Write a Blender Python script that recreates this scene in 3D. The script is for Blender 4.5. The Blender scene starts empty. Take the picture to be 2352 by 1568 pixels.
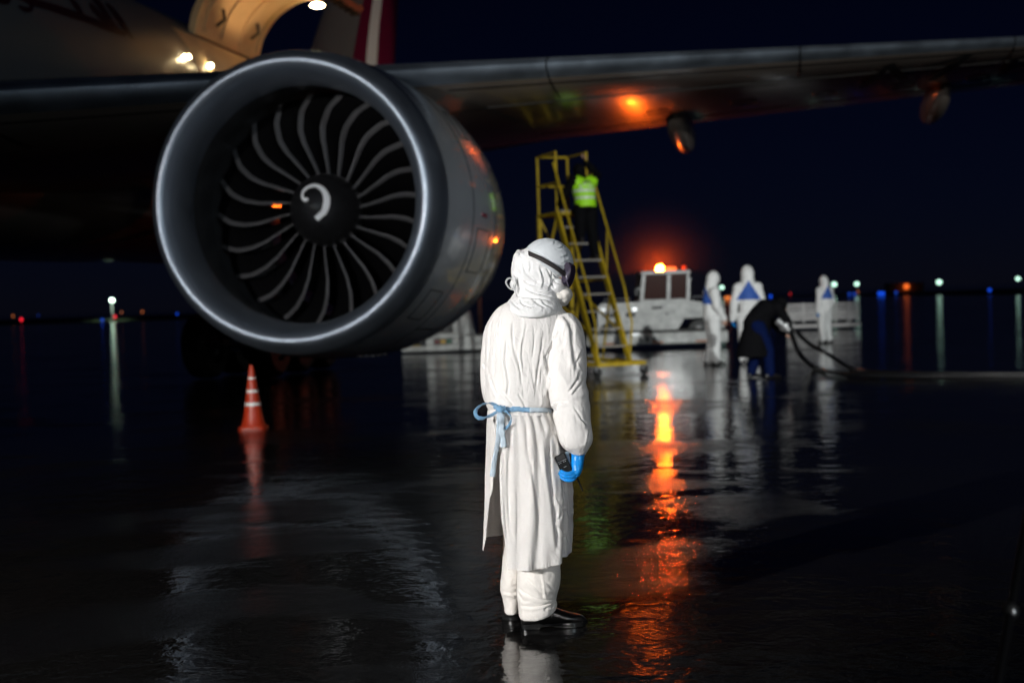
import bpy, math, random
import numpy as np
from mathutils import Vector, Matrix, noise
rnd = random.Random(7)
scene = bpy.context.scene
R = math.radians
# ------------------------------------------------------------------ camera
FPX = 2940.0                      # focal length in units of a 2352 px wide picture (45 mm on 36 mm)
EYE = np.array([0.0, 0.0, 1.43])
PITCH, ROLL = math.atan(97 / FPX), R(1.85)
FW = np.array([0, math.cos(PITCH), -math.sin(PITCH)])
_r0 = np.array([1.0, 0, 0]); _u0 = np.cross(_r0, FW)
RT = _r0 * math.cos(ROLL) - _u0 * math.sin(ROLL)
UP = _u0 * math.cos(ROLL) + _r0 * math.sin(ROLL)
cam_d = bpy.data.cameras.new("camera"); cam = bpy.data.objects.new("camera", cam_d)
scene.collection.objects.link(cam); scene.camera = cam
cam_d.sensor_width = 36; cam_d.lens = 45; cam_d.clip_end = 6000; cam_d.clip_start = 0.1
M4 = Matrix.Identity(4)
for i in range(3):
    M4[i][0] = RT[i]; M4[i][1] = UP[i]; M4[i][2] = -FW[i]; M4[i][3] = EYE[i]
cam.matrix_world = M4
cam_d.dof.use_dof = True; cam_d.dof.focus_distance = 5.5; cam_d.dof.aperture_fstop = 2.0
# ------------------------------------------------------------------ world
world = bpy.data.worlds.new("World"); scene.world = world; world.use_nodes = True
nt = world.node_tree; nt.nodes.clear()
sky = nt.nodes.new("ShaderNodeTexSky"); sky.sky_type = 'NISHITA'; sky.sun_disc = False
sky.sun_elevation = R(35.0); sky.sun_rotation = R(200); sky.altitude = 100
sky.air_density = 1.0; sky.dust_density = 0.0; sky.ozone_density = 4.0
bg = nt.nodes.new("ShaderNodeBackground"); bg.inputs[1].default_value = 0.0010
out = nt.nodes.new("ShaderNodeOutputWorld")
tint = nt.nodes.new("ShaderNodeMix"); tint.data_type = 'RGBA'; tint.blend_type = 'MULTIPLY'; tint.inputs[0].default_value = 1; tint.inputs[7].default_value = (.2, .24, .75, 1)
nt.links.new(sky.outputs[0], tint.inputs[6]); nt.links.new(tint.outputs[2], bg.inputs[0]); nt.links.new(bg.outputs[0], out.inputs[0])
# apron floodlight that stands behind the photographer, to the left
def spot(name, loc, aim, energy, cone, blend, size, col):
    d = bpy.data.lights.new(name, 'SPOT'); o = bpy.data.objects.new(name, d); scene.collection.objects.link(o)
    o.location = loc; v = Vector(aim) - Vector(loc); o.rotation_euler = v.to_track_quat('-Z', 'Y').to_euler()
    d.energy = energy; d.spot_size = R(cone); d.spot_blend = blend; d.shadow_soft_size = size; d.color = col
    return o
spot("floodlight", (-8.6, -3.2, 4.3), (-.2, 11.1, .5), 7600, 47, 0.5, 0.12, (1.0, 0.98, 0.96))
spot("far_floodlight", (14, -45, 13), (4.9, 25, 1.0), 90000, 13.5, 0.35, 0.3, (0.97, 1.0, 0.98))
spot("figure_fill_light", (3.4, -7.5, 2.6), (.9, 8, .9), 800, 34, 0.6, 0.25, (1.0, 0.96, 0.92))  # unseen fill lamp added to lift the shaded side of the gown
spot("wing_highlight_lamp", (26, -40, 12), (-4, 20, 4), 11000, 60, 0.5, 0.8, (0.75, 0.9, 1.0))  # unseen lamp added to draw a cool highlight along the leading edge
spot("outer_wing_highlight_lamp", (76, -10, 15), (4, 26, 4), 600, 45, 0.5, 0.8, (1.0, 0.86, 0.86))  # unseen lamp added for the pinkish highlight on the outer wing
# exposure and view
scene.view_settings.view_transform = 'Standard'; scene.view_settings.look = 'None'
scene.view_settings.exposure = 0; scene.view_settings.gamma = 1
cy = scene.cycles
cy.use_denoising = True; cy.max_bounces = 6; cy.diffuse_bounces = 2; cy.glossy_bounces = 4
cy.transmission_bounces = 4; cy.transparent_max_bounces = 6; cy.sample_clamp_indirect = 25
cy.caustics_reflective = False; cy.caustics_refractive = False

# ------------------------------------------------------------------ geometry of the view
def ray(px, py):
    return FW + RT * ((px - 1176) / FPX) + UP * ((784 - py) / FPX)
def P(px, py, z):
    return EYE + ray(px, py) * z
def G(px, py, h=0.0):
    d = ray(px, py); return EYE + d * ((h - EYE[2]) / d[2])
def hit_plane(px, py, o, n):
    d = ray(px, py); return EYE + d * (np.dot(np.asarray(o) - EYE, n) / np.dot(d, n))

# ------------------------------------------------------------------ materials
MATS = {}
def mat(name, col, rough=0.5, metal=0.0, emit=None, estr=0.0, bump=0.0, bscale=50.0, var=0.0, vscale=3.0,
        coat=0.0, ior=None, alpha=None, trans=0.0, rvar=0.0, stretch=None, sss=0.0, bdist=0.01, crease=(), coatr=.08):
    if name in MATS: return MATS[name]
    m = bpy.data.materials.new(name); m.use_nodes = True; MATS[name] = m
    n = m.node_tree.nodes; l = m.node_tree.links; b = n["Principled BSDF"]
    b.inputs["Base Color"].default_value = (*col, 1); b.inputs["Roughness"].default_value = rough
    b.inputs["Metallic"].default_value = metal
    if coat: b.inputs["Coat Weight"].default_value = coat; b.inputs["Coat Roughness"].default_value = coatr
    if ior: b.inputs["IOR"].default_value = ior
    if alpha is not None: b.inputs["Alpha"].default_value = alpha
    if trans: b.inputs["Transmission Weight"].default_value = trans
    if sss:
        b.inputs["Subsurface Weight"].default_value = sss; b.inputs["Subsurface Radius"].default_value = (.02, .018, .016)
    if emit: b.inputs["Emission Color"].default_value = (*emit, 1); b.inputs["Emission Strength"].default_value = estr
    tc = n.new("ShaderNodeTexCoord"); co = tc.outputs["Object"]
    if stretch:
        mp = n.new("ShaderNodeMapping"); mp.inputs["Scale"].default_value = stretch
        l.new(co, mp.inputs["Vector"]); co = mp.outputs[0]
    if var or rvar:
        t = n.new("ShaderNodeTexNoise"); t.inputs["Scale"].default_value = vscale; t.inputs["Detail"].default_value = 5
        l.new(co, t.inputs["Vector"])
        if var:
            mx = n.new("ShaderNodeMix"); mx.data_type = 'RGBA'; mx.blend_type = 'MULTIPLY'; mx.inputs[0].default_value = 1
            cr = n.new("ShaderNodeValToRGB"); cr.color_ramp.elements[0].position = .3; cr.color_ramp.elements[1].position = .7
            cr.color_ramp.elements[0].color = (1 - var, 1 - var, 1 - var, 1); cr.color_ramp.elements[1].color = (1, 1, 1, 1)
            l.new(t.outputs[0], cr.inputs[0]); l.new(cr.outputs[0], mx.inputs[7])
            mx.inputs[6].default_value = (*col, 1); l.new(mx.outputs[2], b.inputs["Base Color"])
        if rvar:
            mr = n.new("ShaderNodeMapRange"); mr.inputs[1].default_value = .3; mr.inputs[2].default_value = .7
            mr.inputs[3].default_value = max(0.02, rough - rvar); mr.inputs[4].default_value = rough + rvar
            l.new(t.outputs[0], mr.inputs[0]); l.new(mr.outputs[0], b.inputs["Roughness"])
    if bump:
        t = n.new("ShaderNodeTexNoise"); t.inputs["Scale"].default_value = bscale; t.inputs["Detail"].default_value = 6
        l.new(co, t.inputs["Vector"])
        bp = n.new("ShaderNodeBump"); bp.inputs["Strength"].default_value = bump; bp.inputs["Distance"].default_value = bdist
        l.new(t.outputs[0], bp.inputs["Height"]); l.new(bp.outputs[0], b.inputs["Normal"])
        for csc, cst, cd in crease:          # sharp irregular creases of thin non-woven cloth
            mp = n.new("ShaderNodeMapping"); mp.inputs["Scale"].default_value = cst; l.new(tc.outputs["Object"], mp.inputs["Vector"])
            ns = n.new("ShaderNodeTexNoise"); ns.inputs["Scale"].default_value = csc * .6; ns.inputs["Detail"].default_value = 3; l.new(mp.outputs[0], ns.inputs["Vector"])
            ad = n.new("ShaderNodeVectorMath"); ad.operation = 'MULTIPLY_ADD'; l.new(ns.outputs["Color"], ad.inputs[0]); ad.inputs[1].default_value = (1.4 / csc,) * 3; l.new(mp.outputs[0], ad.inputs[2])
            vo = n.new("ShaderNodeTexVoronoi"); vo.feature = 'DISTANCE_TO_EDGE'; vo.inputs["Scale"].default_value = csc; l.new(ad.outputs[0], vo.inputs["Vector"])
            mr = n.new("ShaderNodeMapRange"); mr.inputs[2].default_value = .16; mr.interpolation_type = 'SMOOTHERSTEP'; l.new(vo.outputs["Distance"], mr.inputs[0])
            # only some of the creases show
            bp2 = n.new("ShaderNodeBump"); bp2.inputs["Distance"].default_value = cd; l.new(mr.outputs[0], bp2.inputs["Height"])
            n2 = n.new("ShaderNodeTexNoise"); n2.inputs["Scale"].default_value = 4.5; l.new(tc.outputs["Object"], n2.inputs["Vector"])
            m2 = n.new("ShaderNodeMapRange"); m2.inputs[1].default_value = .42; m2.inputs[2].default_value = .62; l.new(n2.outputs[0], m2.inputs[0]); l.new(m2.outputs[0], bp2.inputs["Strength"])
            l.new(bp.outputs[0], bp2.inputs["Normal"]); l.new(bp2.outputs[0], b.inputs["Normal"]); bp = bp2
    return m
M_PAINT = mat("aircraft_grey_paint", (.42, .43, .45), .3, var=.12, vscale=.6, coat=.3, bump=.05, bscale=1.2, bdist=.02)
M_UNDER = mat("underside_paint_bounce_tint", (.17, .14, .12), .24, var=.35, vscale=.8, coat=.1, stretch=(.4, 1, 1), bump=.12, bscale=.8, bdist=.03)  # brown tint in the base colour stands in for warm bounced light
M_LE = mat("leading_edge_metal", (.48, .56, .66), .45, 1.0, coat=.25, coatr=.25, rvar=.06, vscale=2, bump=.05, bscale=1.5, bdist=.02)
M_LIP = mat("inlet_lip_metal", (.38, .44, .52), .5, 1.0, rvar=.03, vscale=3, coat=.65, coatr=.17)
M_COWL = mat("nacelle_paint", (.30, .32, .35), .2, 0.0, coat=.6, rvar=.05, vscale=2, bump=.04, bscale=.9, bdist=.02)
M_LINER = mat("inlet_liner", (.06, .062, .066), .45, var=.2, vscale=8)
M_BLACK = mat("black_composite", (.003, .003, .0035), .6, ior=1.15)
M_BLADE_LE = mat("blade_edge_metal", (.19, .19, .20), .7, 1.0)
M_SPIN = mat("spinner_black", (.008, .008, .009), .42)
M_MARK = mat("spinner_white_mark", (.85, .88, .92), .45)
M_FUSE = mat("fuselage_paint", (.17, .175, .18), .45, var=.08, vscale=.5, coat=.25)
M_BURG = mat("burgundy_paint", (.16, .005, .035), .35)
M_DARKLET = mat("dark_lettering", (.035, .004, .012), .4)
M_BLACKLET = mat("black_lettering", (.01, .01, .01), .4)
M_DOORIN = mat("cargo_door_lining", (.72, .56, .36), .5, var=.15, vscale=2)
M_TYRE = mat("tyre_rubber", (.012, .012, .012), .55)
M_GEAR = mat("gear_metal", (.55, .55, .55), .35, .6, var=.5, vscale=9)
M_WHITE = mat("white_vehicle_paint", (.5, .51, .49), .3, var=.5, vscale=5, coat=.3)
M_YEL = mat("yellow_steel_paint", (.52, .36, .015), .45, var=.35, vscale=6)
M_RUNG = mat("worn_aluminium_rung", (.5, .46, .4), .4, .5, var=.3, vscale=14)
M_ORANGE = mat("cone_orange", (.55, .045, .012), .4, var=.15, vscale=14)
M_BAND = mat("reflective_band", (.75, .74, .7), .35)
M_SUIT = mat("white_coverall", (.80, .81, .80), .75, bump=.4, bscale=16, bdist=.02, var=.08, vscale=6, crease=((5, (1, 1, .5), .012),))
M_BLUEP = mat("blue_coverall_panel", (.03, .10, .40), .7, bump=.4, bscale=20, bdist=.02)
M_SKIN = mat("skin", (.55, .33, .24), .5)
M_GLOVE = mat("blue_nitrile", (.006, .27, .78), .36, bump=.25, bscale=140, bdist=.001)
M_VEST = mat("yellow_green_hi_vis", (.38, .85, .01), .6, bump=.3, bscale=14, bdist=.02)
M_VESTB = mat("vest_reflective_tape", (.6, .72, .55), .4)
M_VESTL = mat("vest_lettering", (.12, .16, .12), .6)
M_DARKCL = mat("dark_workwear", (.005, .005, .006), .8, ior=1.12, bump=.4, bscale=14, bdist=.02)
M_NAVY = mat("navy_trousers", (.003, .008, .045), .8, ior=1.12, bump=.4, bscale=14, bdist=.02)
M_SHOE = mat("black_shoe_leather", (.012, .011, .011), .28, bump=.15, bscale=60, bdist=.003)
M_GLASSD = mat("dark_cab_glass", (.05, .016, .012), .12, ior=1.3)
M_HOSE = mat("wet_black_hose", (.008, .008, .009), .3)
M_STRAP = mat("black_elastic", (.018, .014, .014), .7)
M_GOG = mat("dark_goggle_plastic", (.03, .02, .045), .3)
M_MASK = mat("white_mask_felt", (.74, .71, .66), .85, bump=.3, bscale=60, bdist=.004)
M_RADIO = mat("black_radio_plastic", (.006, .006, .007), .5, ior=1.3)
M_SILVER = mat("silver_detail", (.7, .72, .74), .3, .8)
M_DARKM = mat("dark_machinery", (.02, .02, .02), .5)

# ------------------------------------------------------------------ mesh helpers
class MB:
    def __init__(s): s.v = []; s.f = []; s.m = []; s.n = 0
    def add(s, V, F, mi=0):
        V = np.asarray(V, float).reshape(-1, 3); s.v.append(V)
        s.f += [tuple(int(i) + s.n for i in f) for f in F]; s.m += [mi] * len(F); s.n += len(V); return s
    def box(s, c, size, X=(1, 0, 0), Y=(0, 1, 0), Z=(0, 0, 1), mi=0):
        c, X, Y, Z = map(lambda a: np.asarray(a, float), (c, X, Y, Z)); h = np.asarray(size, float) / 2
        V = [c + X * h[0] * a + Y * h[1] * b + Z * h[2] * d for a in (-1, 1) for b in (-1, 1) for d in (-1, 1)]
        return s.add(V, [(0, 1, 3, 2), (4, 6, 7, 5), (0, 4, 5, 1), (2, 3, 7, 6), (0, 2, 6, 4), (1, 5, 7, 3)], mi)
    def loft(s, rings, closed=True, caps=True, mi=0):
        k = len(rings[0]); V = np.concatenate([np.asarray(r, float) for r in rings]); F = []
        for i in range(len(rings) - 1):
            for j in range(k if closed else k - 1):
                a, b = i * k + j, i * k + (j + 1) % k; F.append((a, b, b + k, a + k))
        if caps and closed:
            F.append(tuple(range(k))[::-1]); F.append(tuple(range((len(rings) - 1) * k, len(rings) * k)))
        return s.add(V, F, mi)
    def tube(s, pts, r, n=10, rnd_ends=False, mi=0, sx=1.0):
        pts = [np.asarray(p, float) for p in pts]; k = len(pts)
        rr = list(r) if hasattr(r, '__len__') else [r] * k
        if rnd_ends:
            t0 = pts[0] - pts[1]; t0 /= np.linalg.norm(t0) + 1e-9; t1 = pts[-1] - pts[-2]; t1 /= np.linalg.norm(t1) + 1e-9
            A = [(pts[0] + t0 * rr[0] * math.sin(a), rr[0] * math.cos(a)) for a in (1.45, 1.1, .75, .4)]
            B = [(pts[-1] + t1 * rr[-1] * math.sin(a), rr[-1] * math.cos(a)) for a in (.4, .75, 1.1, 1.45)]
            pts = [p for p, _ in A] + pts + [p for p, _ in B]; rr = [q for _, q in A] + rr + [q for _, q in B]; k = len(pts)
        T = [pts[min(i + 1, k - 1)] - pts[max(i - 1, 0)] for i in range(k)]
        T = [t / (np.linalg.norm(t) + 1e-9) for t in T]
        a = np.array([0, 0, 1.0]) if abs(T[0][2]) < .9 else np.array([1.0, 0, 0])
        N = np.cross(T[0], a); N /= np.linalg.norm(N); rings = []
        for i in range(k):
            N = N - T[i] * np.dot(N, T[i]); N /= np.linalg.norm(N) + 1e-9; B_ = np.cross(T[i], N)
            rings.append([pts[i] + rr[i] * (N * math.cos(q) * sx + B_ * math.sin(q)) for q in np.linspace(0, 2 * math.pi, n, endpoint=False)])
        return s.loft(rings, mi=mi)
    def ell(s, c, r, X=(1, 0, 0), Y=(0, 1, 0), Z=(0, 0, 1), n=20, m=12, mi=0):
        c, X, Y, Z = map(lambda a: np.asarray(a, float), (c, X, Y, Z)); rings = []
        for i in range(1, m):
            a = math.pi * i / m
            rings.append([c - Z * r[2] * math.cos(a) + math.sin(a) * (X * r[0] * math.cos(q) + Y * r[1] * math.sin(q))
                          for q in np.linspace(0, 2 * math.pi, n, endpoint=False)])
        k0 = s.n; s.loft(rings, caps=False, mi=mi); base = k0
        s.add([c - Z * r[2], c + Z * r[2]], []); a, b = s.n - 2, s.n - 1
        for j in range(n):
            s.f.append((a, base + (j + 1) % n, base + j)); s.m.append(mi)
            q = base + (m - 2) * n; s.f.append((b, q + j, q + (j + 1) % n)); s.m.append(mi)
        return s
    def rev(s, prof, o, A, U, W, n=64, mi=0, closed=True, a0=0, a1=2 * math.pi):
        """revolve (s, r) profile about axis A through o; U, W span the cross-section"""
        o, A, U, W = map(lambda a: np.asarray(a, float), (o, A, U, W)); full = abs(a1 - a0 - 2 * math.pi) < 1e-6
        qs = np.linspace(a0, a1, n, endpoint=not full)
        rings = [[o + A * p + r * (U * math.cos(q) + W * math.sin(q)) for q in qs] for p, r in prof]
        return s.loft(rings, closed=full, caps=False, mi=mi)
    def prism(s, poly, vec, mi=0):
        poly = np.asarray(poly, float); vec = np.asarray(vec, float)
        return s.loft([poly, poly + vec], mi=mi)
    def data(s): return np.concatenate(s.v), s.f
    def build(s, name, m, parent=None, smooth=True, origin=None, ang=40):
        V, F = s.data(); ms = m if isinstance(m, (list, tuple)) else [m]
        me = bpy.data.meshes.new(name); 
        org = np.asarray(origin, float) if origin is not None else np.zeros(3)
        me.from_pydata((V - org).tolist(), [], F); 
        for x in ms: me.materials.append(x)
        me.polygons.foreach_set("material_index", s.m)
        return finish(name, me, parent, smooth, org, ang)
def finish(name, me, parent=None, smooth=True, org=None, ang=40):
    import bmesh
    bm = bmesh.new(); bm.from_mesh(me); bmesh.ops.recalc_face_normals(bm, faces=bm.faces); bm.to_mesh(me); bm.free()
    if smooth:
        me.polygons.foreach_set("use_smooth", [True] * len(me.polygons))
        try: me.set_sharp_from_angle(angle=R(ang))
        except Exception: pass
    me.update()
    o = bpy.data.objects.new(name, me); scene.collection.objects.link(o)
    if org is not None: o.location = org
    if parent is not None: attach(o, parent)
    return o
def wpos(o):
    p = Vector((0, 0, 0)); 
    while o is not None: p += o.location; o = o.parent
    return p
def attach(o, parent):                      # parents carry no rotation or scale here
    w = wpos(parent); o.parent = parent; o.location = Vector(o.location) - w
def tag(o, label=None, cat=None, group=None, kind=None):
    if label: o["label"] = label
    if cat: o["category"] = cat
    if group: o["group"] = group
    if kind: o["kind"] = kind
    return o
def thing(name, label, cat, loc=(0, 0, 0), group=None):
    o = bpy.data.objects.new(name, None); scene.collection.objects.link(o); o.location = loc
    o.empty_display_size = .3
    return tag(o, label, cat, group)
def circ(c, X, Y, rx, ry, n, p=2.0):
    out = []
    for q in np.linspace(0, 2 * math.pi, n, endpoint=False):
        cx, sy = math.cos(q), math.sin(q)
        out.append(np.asarray(c) + np.asarray(X) * rx * math.copysign(abs(cx) ** (2 / p), cx) + np.asarray(Y) * ry * math.copysign(abs(sy) ** (2 / p), sy))
    return out
def catmull(pts, k=8):
    pts = [np.asarray(p, float) for p in pts]; out = []; n = len(pts)
    for i in range(n - 1):
        p0, p1, p2, p3 = pts[max(i - 1, 0)], pts[i], pts[i + 1], pts[min(i + 2, n - 1)]
        for t in np.linspace(0, 1, k, endpoint=False):
            out.append(.5 * (2 * p1 + (p2 - p0) * t + (2 * p0 - 5 * p1 + 4 * p2 - p3) * t * t + (3 * p1 - p0 - 3 * p2 + p3) * t ** 3))
    out.append(pts[-1]); return out
def remesh(mb, voxel, smooth=4):
    V, F = mb.data(); me = bpy.data.meshes.new("tmp"); me.from_pydata(V.tolist(), [], F); me.update()
    ob = bpy.data.objects.new("tmp", me); scene.collection.objects.link(ob)
    md = ob.modifiers.new("r", 'REMESH'); md.mode = 'VOXEL'; md.voxel_size = voxel
    if smooth:
        sm = ob.modifiers.new("s", 'SMOOTH'); sm.factor = .5; sm.iterations = smooth
    dg = bpy.context.evaluated_depsgraph_get(); new = bpy.data.meshes.new_from_object(ob.evaluated_get(dg))
    bpy.data.objects.remove(ob); bpy.data.meshes.remove(me); return new
def get_vn(me):
    n = len(me.vertices); V = np.empty(n * 3); me.vertices.foreach_get("co", V); N = np.empty(n * 3)
    me.vertices.foreach_get("normal", N); return V.reshape(-1, 3), N.reshape(-1, 3)
def set_v(me, V): me.vertices.foreach_set("co", V.ravel()); me.update()
def topx(V):
    d = V - EYE; z = d @ FW; return 1176 + FPX * (d @ RT) / z, 784 - FPX * (d @ UP) / z, z
def fbm(p, o=3):
    a, s = 0.0, 1.0
    for _ in range(o): a += s * noise.noise(p); p = p * 2.03; s *= .5
    return a
def ridged(p): return 1 - 2 * abs(noise.noise(p))
def crumple(V, N, amp, sc=(8, 8, 8), warp=.12, ridge=1.0, mask=None, seed=0):
    off = Vector((seed * 7.3, seed * 3.1, seed * 5.7)); out = V.copy()
    for i in range(len(V)):
        p = Vector(V[i]); w = Vector((noise.noise(p * 5 + off), noise.noise(p * 5 + off + Vector((9, 0, 0))), noise.noise(p * 5 + off + Vector((0, 9, 0))))) * warp
        q = p + w; q = Vector((q.x * sc[0], q.y * sc[1], q.z * sc[2])) + off
        h = .75 * ridged(q) + .3 * ridged(q * 2.1 + Vector((3, 1, 2))) + .15 * noise.noise(q * .5)
        a = amp if mask is None else amp * mask[i]
        out[i] += N[i] * (h * a)
    return out
def folds(V, N, lines, zoom):
    """press drawn creases (polylines traced in picture units) into cloth that faces the camera"""
    x, y, z = topx(V); out = V.copy(); front = np.clip(-(N @ FW) * 2.0, 0, 1)
    for pts, amp, w in lines:
        q = catmull([zoom(*p) for p in pts], 5); best = np.full(len(V), 1e9); side = np.zeros(len(V)); tt = np.zeros(len(V))
        for i in range(len(q) - 1):
            a, b = np.array(q[i]), np.array(q[i + 1]); d = b - a; L = d @ d + 1e-9
            t = np.clip(((x - a[0]) * d[0] + (y - a[1]) * d[1]) / L, 0, 1)
            ex, ey = x - a[0] - t * d[0], y - a[1] - t * d[1]; D = np.hypot(ex, ey); s_ = np.sign(d[0] * ey - d[1] * ex)
            k = D < best; best[k] = D[k]; side[k] = s_[k]; tt[k] = (i + t[k]) / (len(q) - 1)
        fade = np.clip(np.minimum(tt, 1 - tt) * 6, .12, 1)
        # a crease: valley on the line and a soft ridge on one side
        w = max(w * .8, 2.0) if zoom is not ZD else max(w * .8, 1.9); amp = amp * (.44 if zoom is not ZD else .5)
        sd = best * side; h = -np.exp(-(best / w) ** 2) + .7 * np.exp(-((sd - 1.9 * w) / (1.5 * w)) ** 2)
        out += N * (h * amp * fade * front)[:, None]
    return out
def ZA(zx, zy): return ((1160 + zx / 3.5625) / 1.0884, (560 + zy / 3.5625) / 1.0884)
def ZB(zx, zy): return ((1160 + zx / 3.5625) / 1.0884, (960 + zy / 3.5625) / 1.0884)
def ZC(zx, zy): return ((1160 + zx / 3.8525) / 1.0884, (1300 + zy / 3.8525) / 1.0884)
def ZD(zx, zy): return ((1240 + zx / 7.129) / 1.0884, (580 + zy / 7.129) / 1.0884)
def ZE(zx, zy): return ((1360 + zx / 8.714) / 1.0884, (1060 + zy / 8.714) / 1.0884)
def Z5(zx, zy): return ((1560 + zx / 3.92) / 1.0884, (600 + zy / 3.92) / 1.0884)
def Z4(zx, zy): return ((1300 + zx / 2.53) / 1.0884, (360 + zy / 2.53) / 1.0884)

# ================================================================== SETTING
def ground_mat():
    m = bpy.data.materials.new("wet_asphalt"); m.use_nodes = True; n = m.node_tree.nodes; l = m.node_tree.links; b = n["Principled BSDF"]
    tc = n.new("ShaderNodeTexCoord"); co = tc.outputs["Object"]
    def noi(scale, det=4, vec=None, dist=0.0, sc=None):
        t = n.new("ShaderNodeTexNoise"); t.inputs["Scale"].default_value = scale; t.inputs["Detail"].default_value = det
        t.inputs["Distortion"].default_value = dist
        if sc:
            mp = n.new("ShaderNodeMapping"); mp.inputs["Scale"].default_value = sc; l.new(co, mp.inputs["Vector"]); l.new(mp.outputs[0], t.inputs["Vector"])
        else: l.new(co, t.inputs["Vector"])
        return t.outputs[0]
    def rng(x, a, b_, c, d, st='LINEAR'):
        r = n.new("ShaderNodeMapRange"); r.interpolation_type = st; l.new(x, r.inputs[0])
        for i, v in enumerate((a, b_, c, d)): r.inputs[i + 1].default_value = v
        return r.outputs[0]
    def mth(op, x, y):
        k = n.new("ShaderNodeMath"); k.operation = op
        for i, v in enumerate((x, y)):
            if isinstance(v, (int, float)): k.inputs[i].default_value = v
            else: l.new(v, k.inputs[i])
        return k.outputs[0]
    pud = noi(.55, 8, sc=(.8, 1.25, 1), dist=.9)
    dry = rng(pud, .50, .64, 0, 1, 'SMOOTHSTEP')            # 0 = standing water, 1 = wet asphalt showing grain
    grain = noi(120, 2); grain2 = noi(48, 4)
    rip = noi(5.5, 2, dist=.4); swell = noi(1.1, 2)
    fine = noi(26, 2)
    # base colour: dark asphalt with paler stones
    cr = n.new("ShaderNodeValToRGB"); e = cr.color_ramp.elements
    e[0].position = .55; e[0].color = (.003, .003, .0033, 1); e[1].position = .72; e[1].color = (.06, .057, .053, 1)
    l.new(grain, cr.inputs[0]); l.new(cr.outputs[0], b.inputs["Base Color"])
    r1 = rng(dry, 0, 1, .055, .14); r2 = rng(grain2, .35, .65, -.02, .05)
    l.new(mth('MAXIMUM', mth('ADD', r1, r2), .02), b.inputs["Roughness"])
    b.inputs["IOR"].default_value = 1.36
    sp = n.new("ShaderNodeSeparateXYZ"); mpj = n.new("ShaderNodeMapping"); mpj.inputs["Rotation"].default_value = (0, 0, .42); mpj.inputs["Location"].default_value = (2.1, 1.3, 0)
    l.new(co, mpj.inputs["Vector"]); l.new(mpj.outputs[0], sp.inputs[0]); js = []
    for k in (0, 1):
        fr = mth('FRACT', mth('DIVIDE', sp.outputs[k], 7.5), 0.0); js.append(mth('LESS_THAN', mth('ABSOLUTE', mth('SUBTRACT', fr, .5), 0.0), .0014))
    joint = mth('MAXIMUM', js[0], js[1])
    h_water = mth('ADD', mth('MULTIPLY', rip, .0050), mth('ADD', mth('MULTIPLY', swell, .008), mth('MULTIPLY', fine, .0011)))
    h_dry = mth('MULTIPLY', mth('ADD', mth('MULTIPLY', grain, .0016), mth('MULTIPLY', grain2, .0018)), mth('ADD', mth('MULTIPLY', dry, .93), .07))
    bp = n.new("ShaderNodeBump"); bp.inputs["Strength"].default_value = 1; bp.inputs["Distance"].default_value = 1
    l.new(mth('SUBTRACT', mth('ADD', h_water, h_dry), mth('MULTIPLY', joint, .004)), bp.inputs["Height"]); l.new(bp.outputs[0], b.inputs["Normal"])
    return m
M_GROUND = ground_mat()
g = MB(); g.add([(-1500, -60, 0), (1500, -60, 0), (1500, 2500, 0), (-1500, 2500, 0)], [(0, 1, 2, 3)])
tag(g.build("ground", M_GROUND, smooth=False), "wet black airport apron", kind="structure")
M_GRASS = mat("wet_grass", (.03, .05, .012), .9, var=.5, vscale=.3)
for x0, x1, y0, y1 in ((60, 700, 150, 330), (-700, -48, 195, 420)):
    g = MB(); g.add([(x0, y0, .02), (x1, y0 - 12, .02), (x1, y1, .02), (x0, y1, .02)], [(0, 1, 2, 3)])
    tag(g.build("grass_strip", M_GRASS, smooth=False), kind="structure")

# ================================================================== AIRLINER
PSI, PSE = R(12.0), R(10.6)
E0 = P(661, 460, 16.0)
A_ = np.array([math.sin(PSI), math.cos(PSI), 0]); L_ = np.array([math.cos(PSI), -math.sin(PSI), 0]); H_ = np.array([0, 0, 1.0])
EA = np.array([math.sin(PSE), math.cos(PSE), -.02]); EA /= np.linalg.norm(EA); EL = np.array([math.cos(PSE), -math.sin(PSE), 0]); EH = np.cross(EL, EA)
def PL(s, t, h): return E0 + A_ * s + L_ * t + H_ * h
FT, FH, FR = -9.7, 3.0, 3.1                      # fuselage axis (across, above) and radius
plane = thing("airliner", "large grey airliner whose left engine, wing and fuselage fill the upper left", "airplane", PL(12, FT, -E0[2]))
# fuselage
fb = MB(); prof = []
for s in np.linspace(-24, 39, 64):
    if s < -18: k = math.sqrt(max(0.0, 1 - ((-18 - s) / 6.2) ** 2)); r = FR * max(k, .05); dz = -.35 * (1 - k)
    elif s > 17: k = (s - 17) / 22.4; r = FR * max(.06, 1 - k ** 1.5); dz = 1.55 * k ** 1.4
    else: r, dz = FR, 0
    prof.append([PL(s, FT + r * math.cos(q), FH + dz + r * math.sin(q)) for q in np.linspace(0, 2 * math.pi, 72, endpoint=False)])
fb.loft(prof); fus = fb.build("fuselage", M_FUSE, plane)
# cabin windows are absent on this freighter; antenna blades on the crown catch a little light
for s in (12.0, 14.3, 17.5):
    a = MB(); a.prism([PL(s, FT, FH + 3.05), PL(s + .45, FT, FH + 3.05), PL(s + .42, FT, FH + 3.4), PL(s + .22, FT, FH + 3.4)], L_ * .03)
    a.build("antenna_blade", M_PAINT, fus)
bb = MB(); rings = []
for s in np.linspace(-3.5, 20, 40):
    k = (s - 8.2) / 11.9; w = max(.02, 1 - abs(k) ** 3.2) ** .6
    rings.append(circ(PL(s, FT, FH - 1.9), L_, H_, 3.15 * (.55 + .45 * w), 1.15 * w + .1, 40, 2.6))
bb.loft(rings); bb.build("belly_fairing", M_UNDER, plane)
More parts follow.
